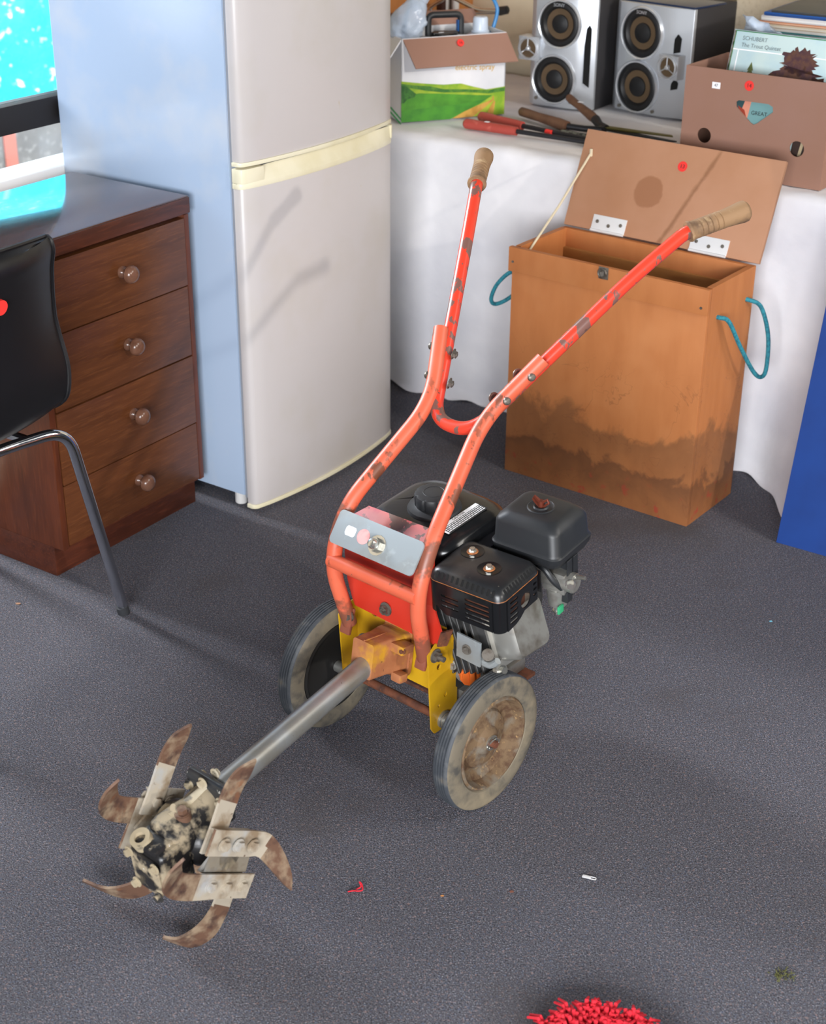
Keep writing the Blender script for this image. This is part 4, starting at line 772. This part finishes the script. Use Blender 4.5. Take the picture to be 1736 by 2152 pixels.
layers = [('print_hills', G('print_lime', (158, 178, 52), (120, 160, 40)), [(165, 632), (250, 640), (350, 648), (480, 655), (560, 648), (610, 645), (700, 668), (800, 690), (860, 680), (945, 665), (945, 885), (165, 950)]),
          ('print_treeline', G('print_dark_green', (48, 104, 42), (84, 132, 44), 60), [(165, 650), (260, 662), (380, 668), (480, 690), (640, 690), (820, 696), (870, 684), (945, 672), (945, 702), (820, 722), (640, 712), (480, 716), (360, 704), (240, 684), (165, 684)]),
          ('print_field', G('print_green', (78, 146, 40), (62, 124, 36), 18), [(165, 745), (300, 722), (520, 726), (720, 735), (850, 735), (760, 800), (600, 880), (530, 925), (165, 950)]),
          ('print_front_field', G('print_deep_green', (56, 122, 38), (70, 140, 40), 24), [(165, 860), (400, 830), (640, 800), (800, 762), (760, 800), (620, 875), (540, 921), (165, 950)]),
          ('print_bush', G('print_bush_green', (34, 84, 34), (60, 116, 44), 80), [(165, 665), (200, 670), (235, 695), (272, 725), (262, 752), (210, 768), (185, 800), (165, 800)]),
          ('print_path', G('print_tan', (196, 150, 70), (176, 128, 54), 40), [(545, 919), (640, 862), (760, 806), (848, 768), (852, 742), (858, 742), (862, 770), (790, 835), (700, 906)]),
          ('print_path', None, [(800, 897), (848, 800), (864, 772), (872, 790), (858, 892)])]
pm = None
for i, (nm, mm, pts) in enumerate(layers):
    pm = mm or pm; b = new(); z0 = 0.0004 + 0.0002 * i
    prism(b, [pc(*p) for p in pts], 0, 0.0002, Matrix(((1, 0, 0, 0), (0, 0, -1, -z0), (0, 1, 0, 0), (0, 0, 0, 1)))); obj(nm, b, pm, sc_, None, 35, False)
b = text_bm('electric spray', 0.021, Matrix(((1, 0, 0, 0.208), (0, 0, -1, -0.0008), (0, 1, 0, 0.127), (0, 0, 0, 1))) @ rot('Z', -0.05), 0.0004); obj('carton_lettering', b, mat('print_gold', (206, 160, 40), 0.5), sc_)
b = new()
for k, (w, c) in enumerate(((0.0, 0), (0.012, 0))):
    rows = [[(-0.0006, CD_ * u, 0.052 - 0.045 * (1 - u) ** 2 * 0 - 0.04 * (1 - u) - w), (-0.0006, CD_ * u, 0.052 - 0.04 * (1 - u) - w - 0.006)] for u in [i / 10 for i in range(11)]]; sheet(b, rows)
obj('green_swoosh', b, mat('print_swoosh', (40, 168, 92), 0.5), sc_)
# things poking out of the carton
def L3(x, y, z): return MS @ Vector((x, y, z))
b = new(); bmesh.ops.create_icosphere(b, subdivisions=4, radius=1.0)
from mathutils import noise as mnoise
for v_ in b.verts:
    p = v_.co.copy(); k = 1 + 0.22 * mnoise.noise(p * 1.6) + 0.10 * mnoise.noise(p * 4.3) + 0.05 * mnoise.noise(p * 9)
    q = Vector((p.x * 0.050 * k, p.y * 0.045 * k, p.z * 0.045 * k)); h = (q.z + 0.02) / 0.07
    if q.z > 0: q.x += 0.022 * min(1, h); q.z += 0.02 * max(0, p.z) ** 2
    v_.co = q + Vector((0.040, 0.062, 0.236))
o = obj('plastic_bag', b, m_bag, None, None, 180); o.matrix_world = MS; tag(o, 'crumpled clear plastic bag sitting in the landscape carton', 'bag')
b = new(); tube(b, smooth_path([(0.060, 0.062, 0.27), (0.084, 0.064, 0.292), (0.105, 0.066, 0.312), (0.118, 0.066, 0.325)], 5), [0.02 * (1 - 0.04 * i) for i in range(16)], 10); obj('knotted_top', b, m_bag, o)
lamp = thing('handled_lantern', 'black handled tool standing in the landscape carton', 'tool', MS)
b = new(); cyl(b, (0.150, 0.075, 0.02), (0.150, 0.075, 0.206), 0.036, 28, None, 0.006); obj('tool_body', b, m_black_plastic, lamp)
b = new(); tube(b, round_path([(0.107, 0.075, 0.20), (0.107, 0.075, 0.252), (0.200, 0.075, 0.250), (0.200, 0.075, 0.20)], 0.016, 6), 0.0085, 12); box(b, 0.118, 0.190, 0.065, 0.085, 0.200, 0.208, 0.003); obj('tool_handle', b, m_black_plastic, lamp)
b = new(); box(b, 0.1895, 0.1915, 0.068, 0.082, 0.208, 0.236, 0.0005); obj('blue_inlay', b, m_blue_plastic, lamp)
b = new(); box(b, 0.134, 0.148, 0.0665, 0.0695, 0.2075, 0.2085); obj('small_label', b, m_paper, lamp)
b = new(); lathe(b, [(0, 0.0), (0.040, 0.0), (0.040, 0.19), (0.030, 0.198), (0.0235, 0.199), (0.0235, 0.206), (0.0205, 0.207), (0.0195, 0.236), (0.017, 0.240), (0, 0.240)], 28, T(0.247, 0.055, 0.004)); o = obj('spray_bottle', b, m_translucent); o.matrix_world = MS; tag(o, 'frosted capped bottle beside the black tool in the carton', 'bottle')
b = new(); sheet(b, [[(0.255, 0.120, 0.01), (0.290, 0.118, 0.01)], [(0.262, 0.120, 0.215), (0.292, 0.120, 0.208)], [(0.272, 0.122, 0.236), (0.292, 0.122, 0.212)]], 0.003); o = obj('teal_card', b, mat('teal_paper', (140, 176, 178), 0.6)); o.matrix_world = MS; tag(o, 'pale teal card tucked in the right side of the carton', 'card')
b = new(); tube(b, smooth_path([(0.272, 0.09, 0.01), (0.276, 0.09, 0.12), (0.296, 0.09, 0.19), (0.310, 0.09, 0.235), (0.312, 0.095, 0.262), (0.290, 0.10, 0.292), (0.235, 0.11, 0.312), (0.16, 0.12, 0.315), (0.09, 0.13, 0.29), (0.06, 0.13, 0.2), (0.05, 0.13, 0.06)], 8), 0.0052, 12); o = obj('hose', b, m_blue_hose); o.matrix_world = MS; tag(o, 'thin blue hose looping up out of the landscape carton', 'hose')
# chromed tube frame behind the carton
b = new(); tube(b, round_path([(-0.345, 0.60, TH), (-0.345, 0.60, 0.873), (-0.10, 0.60, 0.893), (-0.07, 0.60, 0.903)], 0.03, 5), 0.0055, 10); tube(b, round_path([(-0.30, 0.62, TH), (-0.322, 0.60, 0.885), (-0.251, 0.60, 0.926), (-0.155, 0.60, 0.894), (-0.085, 0.60, 0.898)], 0.02, 5), 0.006, 10)
o = obj('tube_frame', b, m_chrome); o.matrix_world = MT; tag(o, 'bent chrome tube frame with black tip behind the landscape carton', 'frame')
b = new(); cyl(b, (-0.088, 0.60, 0.897), (-0.058, 0.60, 0.904), 0.0125, 16, 0.011, 0.003); obj('rubber_tip', b, m_black_plastic, o)
# brown door, dark post and white tubes in the far corner
b = new(); box(b, 1.20, 1.56, WB - 0.03, WB - 0.002, 0.0, 2.0, 0.002); box(b, 1.62, 1.77, WB - 0.025, WB - 0.002, 0.0, 2.0, 0.002); dr1 = struct('door_1', b, m_brown_panel, None, MD)
b = new(); box(b, 1.535, 1.60, WB - 0.05, WB - 0.031, 0, 2.0, 0.002); struct('door_post', b, m_dark_post, dr1)
for k, a in enumerate((-0.325, -0.292)):
    b = new(); cyl(b, (a, 0.70, TH), (a, 0.70, 1.25), 0.0105, 16, None, 0.001); o = obj('white_tube', b, m_tube_white); o.matrix_world = MT; tag(o, ('left of two white tubes upright behind the landscape carton', 'right of two white tubes upright behind the landscape carton')[k], 'tube', 'white tubes behind the carton')
b = new(); box(b, -0.11, -0.02, 0.874, 0.8785, 0.83, 1.02); o = obj('paper_sheet', b, m_card_white); o.matrix_world = MT; tag(o, 'pale paper sheet fixed to the cream wall left of the speakers', 'paper')
# speakers
def speaker(mtx, label, w, uppr, lowr, pod, tw_left):
    s = thing('loudspeaker', label, 'speaker', mtx, 'silver loudspeakers on the table'); hh = 0.296 if tw_left else 0.284
    b = new(); box(b, 0.004, w - 0.004, 0.030, 0.215, 0, hh, 0.004); obj('cabinet', b, m_cabinet, s)
    b = new(); prism(b, [(0, 0.034), (0, 0.018), (0.020, 0.002), (w * 0.74, 0.0), (w * 0.82, 0.010), (w, 0.022), (w, 0.034)], 0.004, hh - 0.002, None, 0.003); obj('front_baffle', b, m_silver, s)
    b = new(); box(b, 0.0, w, 0.02, 0.16, hh - 0.003, hh + 0.003, 0.002); obj('top_panel', b, mat('blue_black_top', (30, 44, 70), 0.25), s)
    for (cx, cz, r) in (uppr, lowr):
        mm = Matrix(((1, 0, 0, cx), (0, 0, -1, -0.002), (0, 1, 0, cz), (0, 0, 0, 1)))
        b = new(); lathe(b, [(r * 1.09, -0.003), (r * 1.09, 0.004), (r * 1.06, 0.0075), (r * 1.0, 0.006), (r * 0.99, -0.002)], 48, mm); rg = obj('woofer_ring', b, m_ring, s)
        b = new(); lathe(b, [(r * 1.0, 0.001), (r * 0.97, 0.004), (r * 0.88, 0.0065), (r * 0.78, 0.0065), (r * 0.70, 0.002), (r * 0.66, -0.003)], 48, mm); obj('surround', b, m_surround, rg)
        b = new(); lathe(b, [(r * 0.68, -0.0015), (r * 0.33, -0.0025)], 48, mm); obj('cone', b, m_cone, rg)
        b = new(); lathe(b, [(r * 0.42, -0.003), (r * 0.40, 0.001), (r * 0.2, 0.005), (0, 0.0065)], 32, mm); obj('dust_cap', b, m_surround, rg)
        for sx_, sz_ in ((-0.72, -0.86), (0.72, -0.86)):
            if abs(cz - lowr[1]) < 1e-6:
                b = new(); cyl(b, mm @ Vector((sx_ * r * 1.22, sz_ * r * 1.05, -0.004)), mm @ Vector((sx_ * r * 1.22, sz_ * r * 1.05, 0.003)), 0.0045, 12); obj('screw', b, m_bolt, s)
    b = text_bm('SONY', 0.0125, Matrix(((1, 0, 0, uppr[0]), (0, 0, -1, -0.0115), (0, 1, 0, uppr[1] + uppr[2] * 0.84), (0, 0, 0, 1))), 0.0006); obj('badge', b, m_ring, s)
    tx, tz = pod; mm = Matrix(((1, 0, 0, tx), (0, 0, -1, -0.014), (0, 1, 0, tz), (0, 0, 0, 1)))
    b = new(); box(b, tx - 0.031, tx + 0.031, -0.013, 0.03, tz - 0.031, tz + 0.031, 0.004); p_ = obj('tweeter_pod', b, m_silver, s)
    b = new(); lathe(b, [(0.030, -0.002), (0.0295, 0.005), (0.026, 0.006), (0.0235, 0.0), (0.022, -0.004)], 32, mm); obj('tweeter_ring', b, m_ring, p_)
    b = new(); lathe(b, [(0.0235, 0.0), (0.012, -0.0005), (0.0, 0.0)], 32, mm); obj('tweeter_cone', b, m_cone, p_)
    b = new(); lathe(b, [(0.007, 0.0), (0.005, 0.007), (0, 0.010)], 18, mm)
    for k in range(3): cyl(b, mm @ Vector((0, 0, 0.004)), mm @ Vector((0.025 * math.cos(PI / 2 + k * 2.094), 0.025 * math.sin(PI / 2 + k * 2.094), 0.004)), 0.0014, 6)
    obj('tweeter_spider', b, m_ring, p_)
    return s
s1 = speaker(frame(Vector((0.300, 4.213, TH)), TYAW), 'left silver loudspeaker with tweeter on its outer left side', 0.192, (0.094, 0.222, 0.058), (0.084, 0.078, 0.060), (0.008, 0.153), True)
b = new(); prism(b, [(0.164, 0.075), (0.182, 0.065), (0.182, 0.215), (0.176, 0.225), (0.168, 0.215), (0.164, 0.17)], 0, 0.003, Matrix(((1, 0, 0, 0), (0, 0, -1, 0.012), (0, 1, 0, 0), (0, 0, 0, 1))) @ Matrix.Translation((0, 0, 0))); obj('side_port', b, m_dark_void, s1)
s2 = speaker(frame(Vector((0.520, 4.173, TH)), -0.785), 'right silver loudspeaker with square tweeter pod beside the record box', 0.242, (0.099, 0.210, 0.062), (0.094, 0.072, 0.063), (0.196, 0.137), False)
for z0, z1 in ((0.075, 0.106), (0.168, 0.218)):
    b = new(); prism(b, [(0.192, z0), (0.214, z0 + 0.006), (0.216, z1 - 0.01), (0.205, z1), (0.196, z1 - 0.012)], 0, 0.003, Matrix(((1, 0, 0, 0), (0, 0, -1, 0.011), (0, 1, 0, 0), (0, 0, 0, 1)))); obj('side_port', b, m_dark_void, s2)
# garden tools
def tool_obj(name, parts, label, group=None):
    t_ = thing(name, label, 'tool', MT, group)
    for nm, bmx, m in parts: obj(nm, bmx, m, t_)
    return t_
def handle(p, q, r, taper=1.0):
    m, LL = align(p, q); b = new(); lathe(b, [(0, 0), (r * 0.7, 0.001), (r * 1.02, 0.006), (r * 1.05, LL * 0.12), (r * 0.98, LL * 0.4), (r * taper, LL * 0.85), (r * taper * 0.9, LL), (0, LL)], 18, m); return b
zt = TH + 0.0005
h1a, h1b = Vector((0.093, 0.128, zt + 0.0135)), Vector((0.248, 0.128, zt + 0.0125)); h2a, h2b = Vector((0.082, 0.222, zt + 0.0135)), Vector((0.230, 0.190, zt + 0.0125)); pv_ = Vector((0.46, 0.135, zt + 0.010))
bs1 = new(); cyl(bs1, h1b, pv_, 0.0062, 12); bs2 = new(); cyl(bs2, h2b, pv_ + Vector((0, 0.015, 0.002)), 0.0062, 12)
bb1 = new(); prism(bb1, [(0, -0.01), (0.03, -0.014), (0.085, -0.004), (0.10, 0.01), (0.06, 0.014), (0.02, 0.010)], 0, 0.004, T(*pv_)); cyl(bb1, pv_ + Vector((0, 0, -0.004)), pv_ + Vector((0, 0, 0.010)), 0.009, 14)
bl1 = new(); box(bl1, 0.158, 0.170, 0.118, 0.128, zt + 0.0265, zt + 0.0272); bt1 = new(); tube(bt1, [h2b.lerp(pv_, 0.34), h2b.lerp(pv_, 0.42)], 0.0069, 12)
tool_obj('lopper', [('grip', handle(h1a, h1b, 0.0125, 0.95), m_tool_red), ('grip', handle(h2a, h2b, 0.0125, 0.95), m_tool_red), ('shaft', bs1, m_tool_steel), ('shaft', bs2, m_tool_steel), ('blade', bb1, m_tool_steel), ('price_label', bl1, m_paper), ('red_tape', bt1, m_sticker)], 'long lopper with two red rubber grips at the table front')
g1a, g1b = Vector((0.150, 0.318, zt + 0.018)), Vector((0.325, 0.252, zt + 0.0125)); g2a, g2b = Vector((0.250, 0.392, zt + 0.055)), Vector((0.365, 0.328, zt + 0.022)); pw = Vector((0.42, 0.285, zt + 0.010))
bs1 = new(); tube(bs1, [g1b, Vector((0.37, 0.262, zt + 0.010)), pw], 0.008, 12); bs2 = new(); tube(bs2, [g2b, Vector((0.39, 0.305, zt + 0.014)), pw + Vector((0, 0, 0.004))], [0.012, 0.010, 0.008], 12)
bb1 = new(); prism(bb1, [(-0.02, -0.012), (0.06, -0.016), (0.20, -0.008), (0.205, 0.0), (0.06, 0.010), (-0.01, 0.012)], 0, 0.003, T(*pw) @ rot('Z', -0.12)); bb2 = new(); prism(bb2, [(-0.02, -0.006), (0.06, -0.004), (0.18, 0.020), (0.17, 0.03), (0.05, 0.018), (-0.02, 0.012)], 0.004, 0.007, T(*pw) @ rot('Z', -0.1))
bl1 = new(); mm_ = g2a.lerp(g2b, 0.5) + Vector((-0.001, -0.003, 0.0145)); box(bl1, -0.007, 0.007, -0.004, 0.004, 0, 0.001, 0, 1, T(*mm_))
tool_obj('hedge_shears', [('handle', handle(g1a, g1b, 0.0115, 1.25), m_tool_brown), ('handle', handle(g2a, g2b, 0.010, 1.25), m_tool_brown), ('shank', bs1, m_tool_steel), ('shank', bs2, m_tool_steel), ('blade', bb1, m_tool_steel), ('blade', bb2, m_tool_yellow), ('price_label', bl1, m_paper)], 'open hedge shears with two brown wooden handles before the speakers')
b = handle((0.335, 0.194, zt + 0.0085), (0.43, 0.184, zt + 0.0085), 0.008, 1.0); p_ = tool_obj('pliers', [('grip', b, m_tool_grey), ('grip', handle((0.335, 0.214, zt + 0.007), (0.43, 0.196, zt + 0.007), 0.0065, 1.0), m_tool_steel)], 'small grey patterned handled tool lying against the red lopper shafts')
bq = new(); prism(bq, [(0.43, 0.179), (0.47, 0.180), (0.49, 0.188), (0.47, 0.196), (0.43, 0.199)], zt + 0.003, zt + 0.012, None, 0.002); obj('jaws', bq, m_tool_steel, p_)
# box of records
MR = frame(Vector((0.613, 3.536, TH)), -0.639)
rb = thing('record_box', 'brown cardboard box with cut-out holes full of records', 'box', MR)
RW, RD, RH = 0.351, 0.21, 0.232
b = new(); holed(b, [(0, 0), (RW, 0), (RW, RH), (0, RH)], [circle(0.059, 0.081, 0.0175, 24), circle(0.286, 0.083, 0.0175, 24), smooth2 if False else [(0.130, 0.166), (0.136, 0.1705), (0.208, 0.171), (0.219, 0.166), (0.221, 0.155), (0.185, 0.125), (0.177, 0.121), (0.169, 0.125), (0.131, 0.156)]], 0.004, Matrix(((1, 0, 0, 0), (0, 0, -1, 0.004), (0, 1, 0, 0), (0, 0, 0, 1)))); obj('front_panel', b, m_card, rb)
b = new(); box(b, 0, 0.004, 0.004, RD, 0, RH); box(b, RW - 0.004, RW, 0.004, RD, 0, RH); box(b, 0.004, RW - 0.004, RD - 0.004, RD, 0, RH - 0.02); box(b, 0.004, RW - 0.004, 0.004, RD - 0.004, 0, 0.004); obj('box_body', b, m_card, rb)
b = new(); cyl(b, (0.158, -0.0002, 0.205), (0.158, -0.0007, 0.205), 0.0112, 26); s_ = obj('price_sticker', b, m_sticker, rb)
b = text_bm('14', 0.012, Matrix(((1, 0, 0, 0.158), (0, 0, -1, -0.0009), (0, 1, 0, 0.205), (0, 0, 0, 1)))); obj('sticker_number', b, m_ink, s_)
b = new(); box(b, 0.068, 0.088, -0.0007, -0.0002, 0.189, 0.203); s_ = obj('price_label', b, m_paper, rb)
b = text_bm('47', 0.009, Matrix(((1, 0, 0, 0.078), (0, 0, -1, -0.0009), (0, 1, 0, 0.196), (0, 0, 0, 1)))); obj('label_writing', b, m_ink, s_)
b = text_bm('13', 0.012, Matrix(((1, 0, 0, -0.233), (0, 0, -1, -0.0009), (0, 1, 0, 0.176), (0, 0, 0, 1)))); obj('sticker_number', b, m_ink, sk_)
b = text_bm('16', 0.010, Matrix.Translation(cs + nf * 0.0048) @ basis(Vector((0, 0, 0)), (1, 0, 0), (0, 0.046, 0.067))); obj('sticker_number', b, m_ink, fl1)
def sleeve(y0, y1, x, w, z1, m, label, th=0.004):
    # a record sleeve leaning back inside the box
    mt = MR @ T(x, y0, 0.006) @ rot('X', -math.atan2(y1 - y0, z1))
    b = new(); box(b, 0, w, 0, th, 0, math.hypot(y1 - y0, z1), 0.0006); o = obj('record_sleeve', b, m); o.matrix_world = mt; return tag(o, label, 'record', 'records in the cardboard box')
sky = G('print_pale_sky', (176, 204, 214), (196, 216, 216), 9)
SH = math.hypot(0.085, 0.296)
rs = sleeve(0.012, 0.097, 0.070, 0.265, 0.296, sky, 'front record sleeve with dark tree picture in the cardboard box')
def face(nm, polys, m, dy, parent):
    b = new()
    for P in polys: prism(b, P, 0, 0.0002, Matrix(((1, 0, 0, 0), (0, 0, -1, -dy), (0, 1, 0, 0), (0, 0, 0, 1))))
    return obj(nm, b, m, parent, None, 35, False)
face('white_border', [[(0.0, SH - 0.038), (0.265, SH - 0.038), (0.265, SH - 0.0405), (0.0, SH - 0.0405)], [(0.012, 0.1), (0.0145, 0.1), (0.0145, SH - 0.038), (0.012, SH - 0.038)]], m_paper, 0.0003, rs)
face('dark_print', [[(0.19, 0.05), (0.25, 0.05), (0.25, 0.115), (0.19, 0.115)]], mat('print_brown', (62, 44, 38), 0.5), 0.0003, rs); face('beige_print', [[(0.207, 0.05), (0.214, 0.05), (0.219, 0.115), (0.212, 0.115)]], mat('print_beige', (206, 186, 150), 0.5), 0.0005, rs)
random.seed(5)
def blob(cx, cy, rx, ry, n=44, j=0.28): return [(cx + rx * (1 + random.uniform(-j, j)) * math.cos(2 * PI * k / n), cy + ry * (1 + random.uniform(-j, j)) * math.sin(2 * PI * k / n)) for k in range(n)]
face('dark_tree', [blob(0.165, SH - 0.095, 0.058, 0.034), blob(0.165, SH - 0.050, 0.040, 0.026), blob(0.12, SH - 0.115, 0.035, 0.018), blob(0.21, SH - 0.11, 0.04, 0.03)], G('print_tree', (70, 40, 48), (96, 62, 44), 60), 0.0004, rs)
face('autumn_bush', [blob(0.235, SH - 0.115, 0.03, 0.022), blob(0.200, SH - 0.135, 0.03, 0.014)], G('print_autumn', (176, 140, 60), (120, 88, 44), 70), 0.0006, rs)
def fir(x, z, h): return [(x, z + h), (x + h * 0.12, z + h * 0.7), (x + h * 0.07, z + h * 0.7), (x + h * 0.2, z + h * 0.38), (x + h * 0.12, z + h * 0.38), (x + h * 0.26, z), (x - h * 0.26, z), (x - h * 0.12, z + h * 0.38), (x - h * 0.2, z + h * 0.38), (x - h * 0.07, z + h * 0.7), (x - h * 0.12, z + h * 0.7)]
face('fir_tree', [fir(0.052, SH - 0.125, 0.062), fir(0.034, SH - 0.125, 0.040)], G('print_fir', (96, 104, 52), (70, 84, 44), 90), 0.0005, rs)
b = text_bm('SCHUBERT', 0.0125, Matrix(((1, 0, 0, 0.018), (0, 0, -1, -0.0006), (0, 1, 0, SH - 0.014), (0, 0, 0, 1))), 0.0003, 'LEFT'); obj('title_lettering', b, mat('print_grey_ink', (110, 124, 128), 0.6), rs)
b = text_bm('The Trout Quintet', 0.0125, Matrix(((1, 0, 0, 0.018), (0, 0, -1, -0.0006), (0, 1, 0, SH - 0.029), (0, 0, 0, 1))), 0.0003, 'LEFT'); obj('title_lettering', b, bpy.data.materials['print_grey_ink'], rs)
sleeve(0.022, 0.107, 0.064, 0.262, 0.296, mat('green_sleeve', (20, 150, 72), 0.4), 'green edged record sleeve just behind the tree picture')
sleeve(0.034, 0.119, 0.055, 0.262, 0.294, mat('mottled_sleeve', (150, 140, 126), 0.5, 0, [((60, 56, 48), 60, 0.48, 0.55)]), 'mottled grey record sleeve behind the green edged sleeve', 0.010)
sleeve(0.052, 0.137, 0.046, 0.262, 0.293, mat('ice_sleeve', (206, 226, 236), 0.4), 'pale ice blue record sleeve near the back of the box', 0.005)
sleeve(0.062, 0.147, 0.043, 0.262, 0.292, mat('navy_sleeve', (24, 40, 62), 0.4), 'dark navy record sleeve at the back of the row', 0.003)
b = new(); box(b, 0.128, 0.224, 0.0055, 0.0075, 0.115, 0.180); o = obj('teal_leaflet', b, mat('teal_print', (112, 156, 158), 0.5)); o.matrix_world = MR; tag(o, 'teal printed booklet seen through the box hand hole', 'booklet')
b = text_bm('GREAT', 0.0125, Matrix(((1, 0, 0, 0.186), (0, 0, -1, 0.0052), (0, 1, 0, 0.146), (0, 0, 0, 1)))); obj('booklet_lettering', b, m_ink, o)
face('booklet_print', [[(0.128, 0.18), (0.150, 0.18), (0.150, 0.115), (0.128, 0.115)]], mat('print_dark_teal', (36, 72, 76), 0.5), -0.0054, o); face('booklet_print', [[(0.150, 0.172), (0.165, 0.172), (0.158, 0.13), (0.140, 0.14)]], mat('print_peach', (214, 140, 116), 0.5), -0.0053, o); face('booklet_print', [[(0.133, 0.158), (0.150, 0.15), (0.158, 0.128), (0.150, 0.126)]], mat('print_rust', (150, 54, 34), 0.5), -0.0052, o)
b = new(); rows = [[(0.046 + 0.12 * i / 10, 0.178 + 0.014 * math.sin(i + j), 0.285 + 0.045 * j / 4 * (1 - i / 10) + 0.004 * math.sin(i * 2.1 + j)) for i in range(11)] for j in range(5)]; sheet(b, rows, 0.001); o = obj('plastic_sleeve', b, m_bag, None, None, 180); o.matrix_world = MR; tag(o, 'clear crinkled plastic sleeve rising behind the records', 'sleeve')
# stack of books on a carton behind the records
b = new(); box(b, 0.72, 1.15, 0.40, 0.68, TH, TH + 0.236, 0.002); o = obj('closed_carton', b, m_card_light); o.matrix_world = MT; tag(o, 'closed brown carton carrying the stack of flat books', 'carton')
z = TH + 0.2365
for i, (th_, m, lab, dx) in enumerate(((0.012, (210, 200, 214), 'lowest book with purple and white edge in the flat stack', 0.0), (0.010, (232, 230, 232), 'white book with red line second from bottom of flat stack', 0.010), (0.013, (238, 238, 236), 'thick white book with teal mark in middle of flat stack', 0.018), (0.009, (226, 212, 186), 'cream book under the orange edged book in flat stack', 0.008), (0.006, (226, 150, 110), 'thin orange edged book in upper half of flat stack', 0.010), (0.012, (224, 222, 224), 'white book just below the blue book in flat stack', 0.014), (0.008, (24, 84, 160), 'bright blue book second from top of flat stack', 0.020), (0.006, (70, 72, 72), 'dark grey book on top of the flat stack', 0.038))):
    b = new(); box(b, 0.728 + dx, 1.10 + dx, 0.43, 0.66, z, z + th_, 0.0008); o = obj('book', b, mat('book_cover', m, 0.5)); o.matrix_world = MT; tag(o, lab, 'book', 'flat stack of books'); z += th_ + 0.0004
    b = new(); box(b, 0.729 + dx, 1.099 + dx, 0.4295, 0.4302, z - th_ * 0.8, z - th_ * 0.45); obj('page_edge', b, mat('page_stripe', ((120, 90, 170), (196, 70, 70), (60, 130, 140), (240, 236, 226), (240, 200, 170), (246, 246, 246), (18, 64, 130), (40, 42, 44))[i], 0.6), o)
b = new(); box(b, 0.56, 1.5, 0.722, 0.732, TH, 1.32, 0.001); o = obj('cream_board', b, mat('cream_board_face', (206, 192, 168), 0.85, 0, [((190, 174, 148), 90, 0.5, 0.7)])); o.matrix_world = MT; tag(o, 'tall cream board standing behind the speakers and books', 'board')

# ------------------------------------------------------------------ small things on the carpet
rg = thing('shaggy_mat', 'small red shaggy yarn mat at the bottom edge', 'mat', frame(Vector((0.255, 1.448, 0)), 0.0))
b = new(); lathe(b, [(0, 0.001), (0.088, 0.001), (0.093, 0.006), (0.085, 0.012), (0, 0.014)], 40); obj('backing', b, m_red_yarn, rg)
b = new(); random.seed(11)
for k in range(1300):
    th_ = random.uniform(0, 2 * PI); r = 0.093 * math.sqrt(random.random()); p = Vector((r * math.cos(th_), r * math.sin(th_), 0.010))
    o_ = Vector((math.cos(th_), math.sin(th_), 0)) * (r / 0.093) * 0.8 + Vector((random.uniform(-.5, .5), random.uniform(-.5, .5), 0)); Ln = random.uniform(0.016, 0.026)
    q = p + o_ * Ln * 0.45 + Vector((0, 0, Ln * 0.75)); e = p + o_ * Ln * 1.0 + Vector((0, 0, Ln * 0.80 - 0.010 * (r / 0.093)))
    e.z = max(e.z, 0.004); tube(b, [p, q, e], [0.0026, 0.0028, 0.0018], 5)
o = obj('pile', b, m_red_yarn, rg); o['kind'] = 'stuff'
b = new(); tube(b, smooth_path([(-0.094, 1.796, 0.002), (-0.085, 1.797, 0.003), (-0.078, 1.794, 0.005), (-0.072, 1.798, 0.004), (-0.073, 1.806, 0.007), (-0.077, 1.809, 0.010), (-0.0745, 1.803, 0.006), (-0.082, 1.799, 0.003)], 5), 0.0011, 6); o = obj('red_thread', b, m_red_yarn); tag(o, 'looped scrap of red thread on the carpet near the tines', 'thread')
mc = frame(Vector((0.275, 1.833, 0)), -0.35)
b = new(); tube(b, round_path([(-0.010, -0.0025, 0.002), (0.011, -0.0025, 0.002), (0.011, 0.0025, 0.002), (-0.010, 0.0025, 0.002), (-0.010, -0.0020, 0.002)], 0.002, 3), 0.0008, 6); box(b, -0.009, 0.003, -0.001, 0.0015, 0.001, 0.003, 0.0006); o = obj('plastic_clip', b, m_hinge); o.matrix_world = mc; tag(o, 'tiny clear plastic clip on the carpet right of the tiller', 'clip')
def chip(name, x, y, s, col, label):
    b = new(); bmesh.ops.create_icosphere(b, subdivisions=1, radius=1.0)
    for v_ in b.verts: v_.co = Vector((v_.co.x * s * random.uniform(.7, 1.2), v_.co.y * s * 0.6 * random.uniform(.6, 1.2), (v_.co.z + 0.8) * s * 0.35 * random.uniform(.6, 1.1)))
    o = obj(name, b, mat('chip_colour', col, 0.8), None, (x, y, 0.0)); tag(o, label, 'scrap')
chip('brown_scrap', 0.154, 1.800, 0.0045, (128, 82, 66), 'reddish brown scrap on the carpet below the right wheel')
chip('tan_scrap', -0.796, 2.653, 0.006, (168, 128, 100), 'tan scrap on the carpet left of the chair leg')
chip('blue_scrap', 0.715, 2.608, 0.004, (120, 190, 216), 'pale blue scrap on the carpet before the blue board')
chip('orange_scrap', 0.049, 1.790, 0.003, (206, 140, 80), 'tiny orange scrap on the carpet by the red thread')
b = new(); random.seed(3)
for k in range(46):
    x, y = random.gauss(0, 0.008), random.gauss(0, 0.006); tube(b, [(x, y, 0.001), (x + random.uniform(-.005, .005), y + random.uniform(-.005, .005), random.uniform(0.002, 0.006))], 0.0007, 4)
o = obj('grass_wisp', b, mat('olive_wisp', (92, 92, 50), 0.9), None, (0.526, 1.628, 0)); tag(o, 'wisp of olive dry grass on the carpet at lower right', 'grass'); o['kind'] = 'stuff'
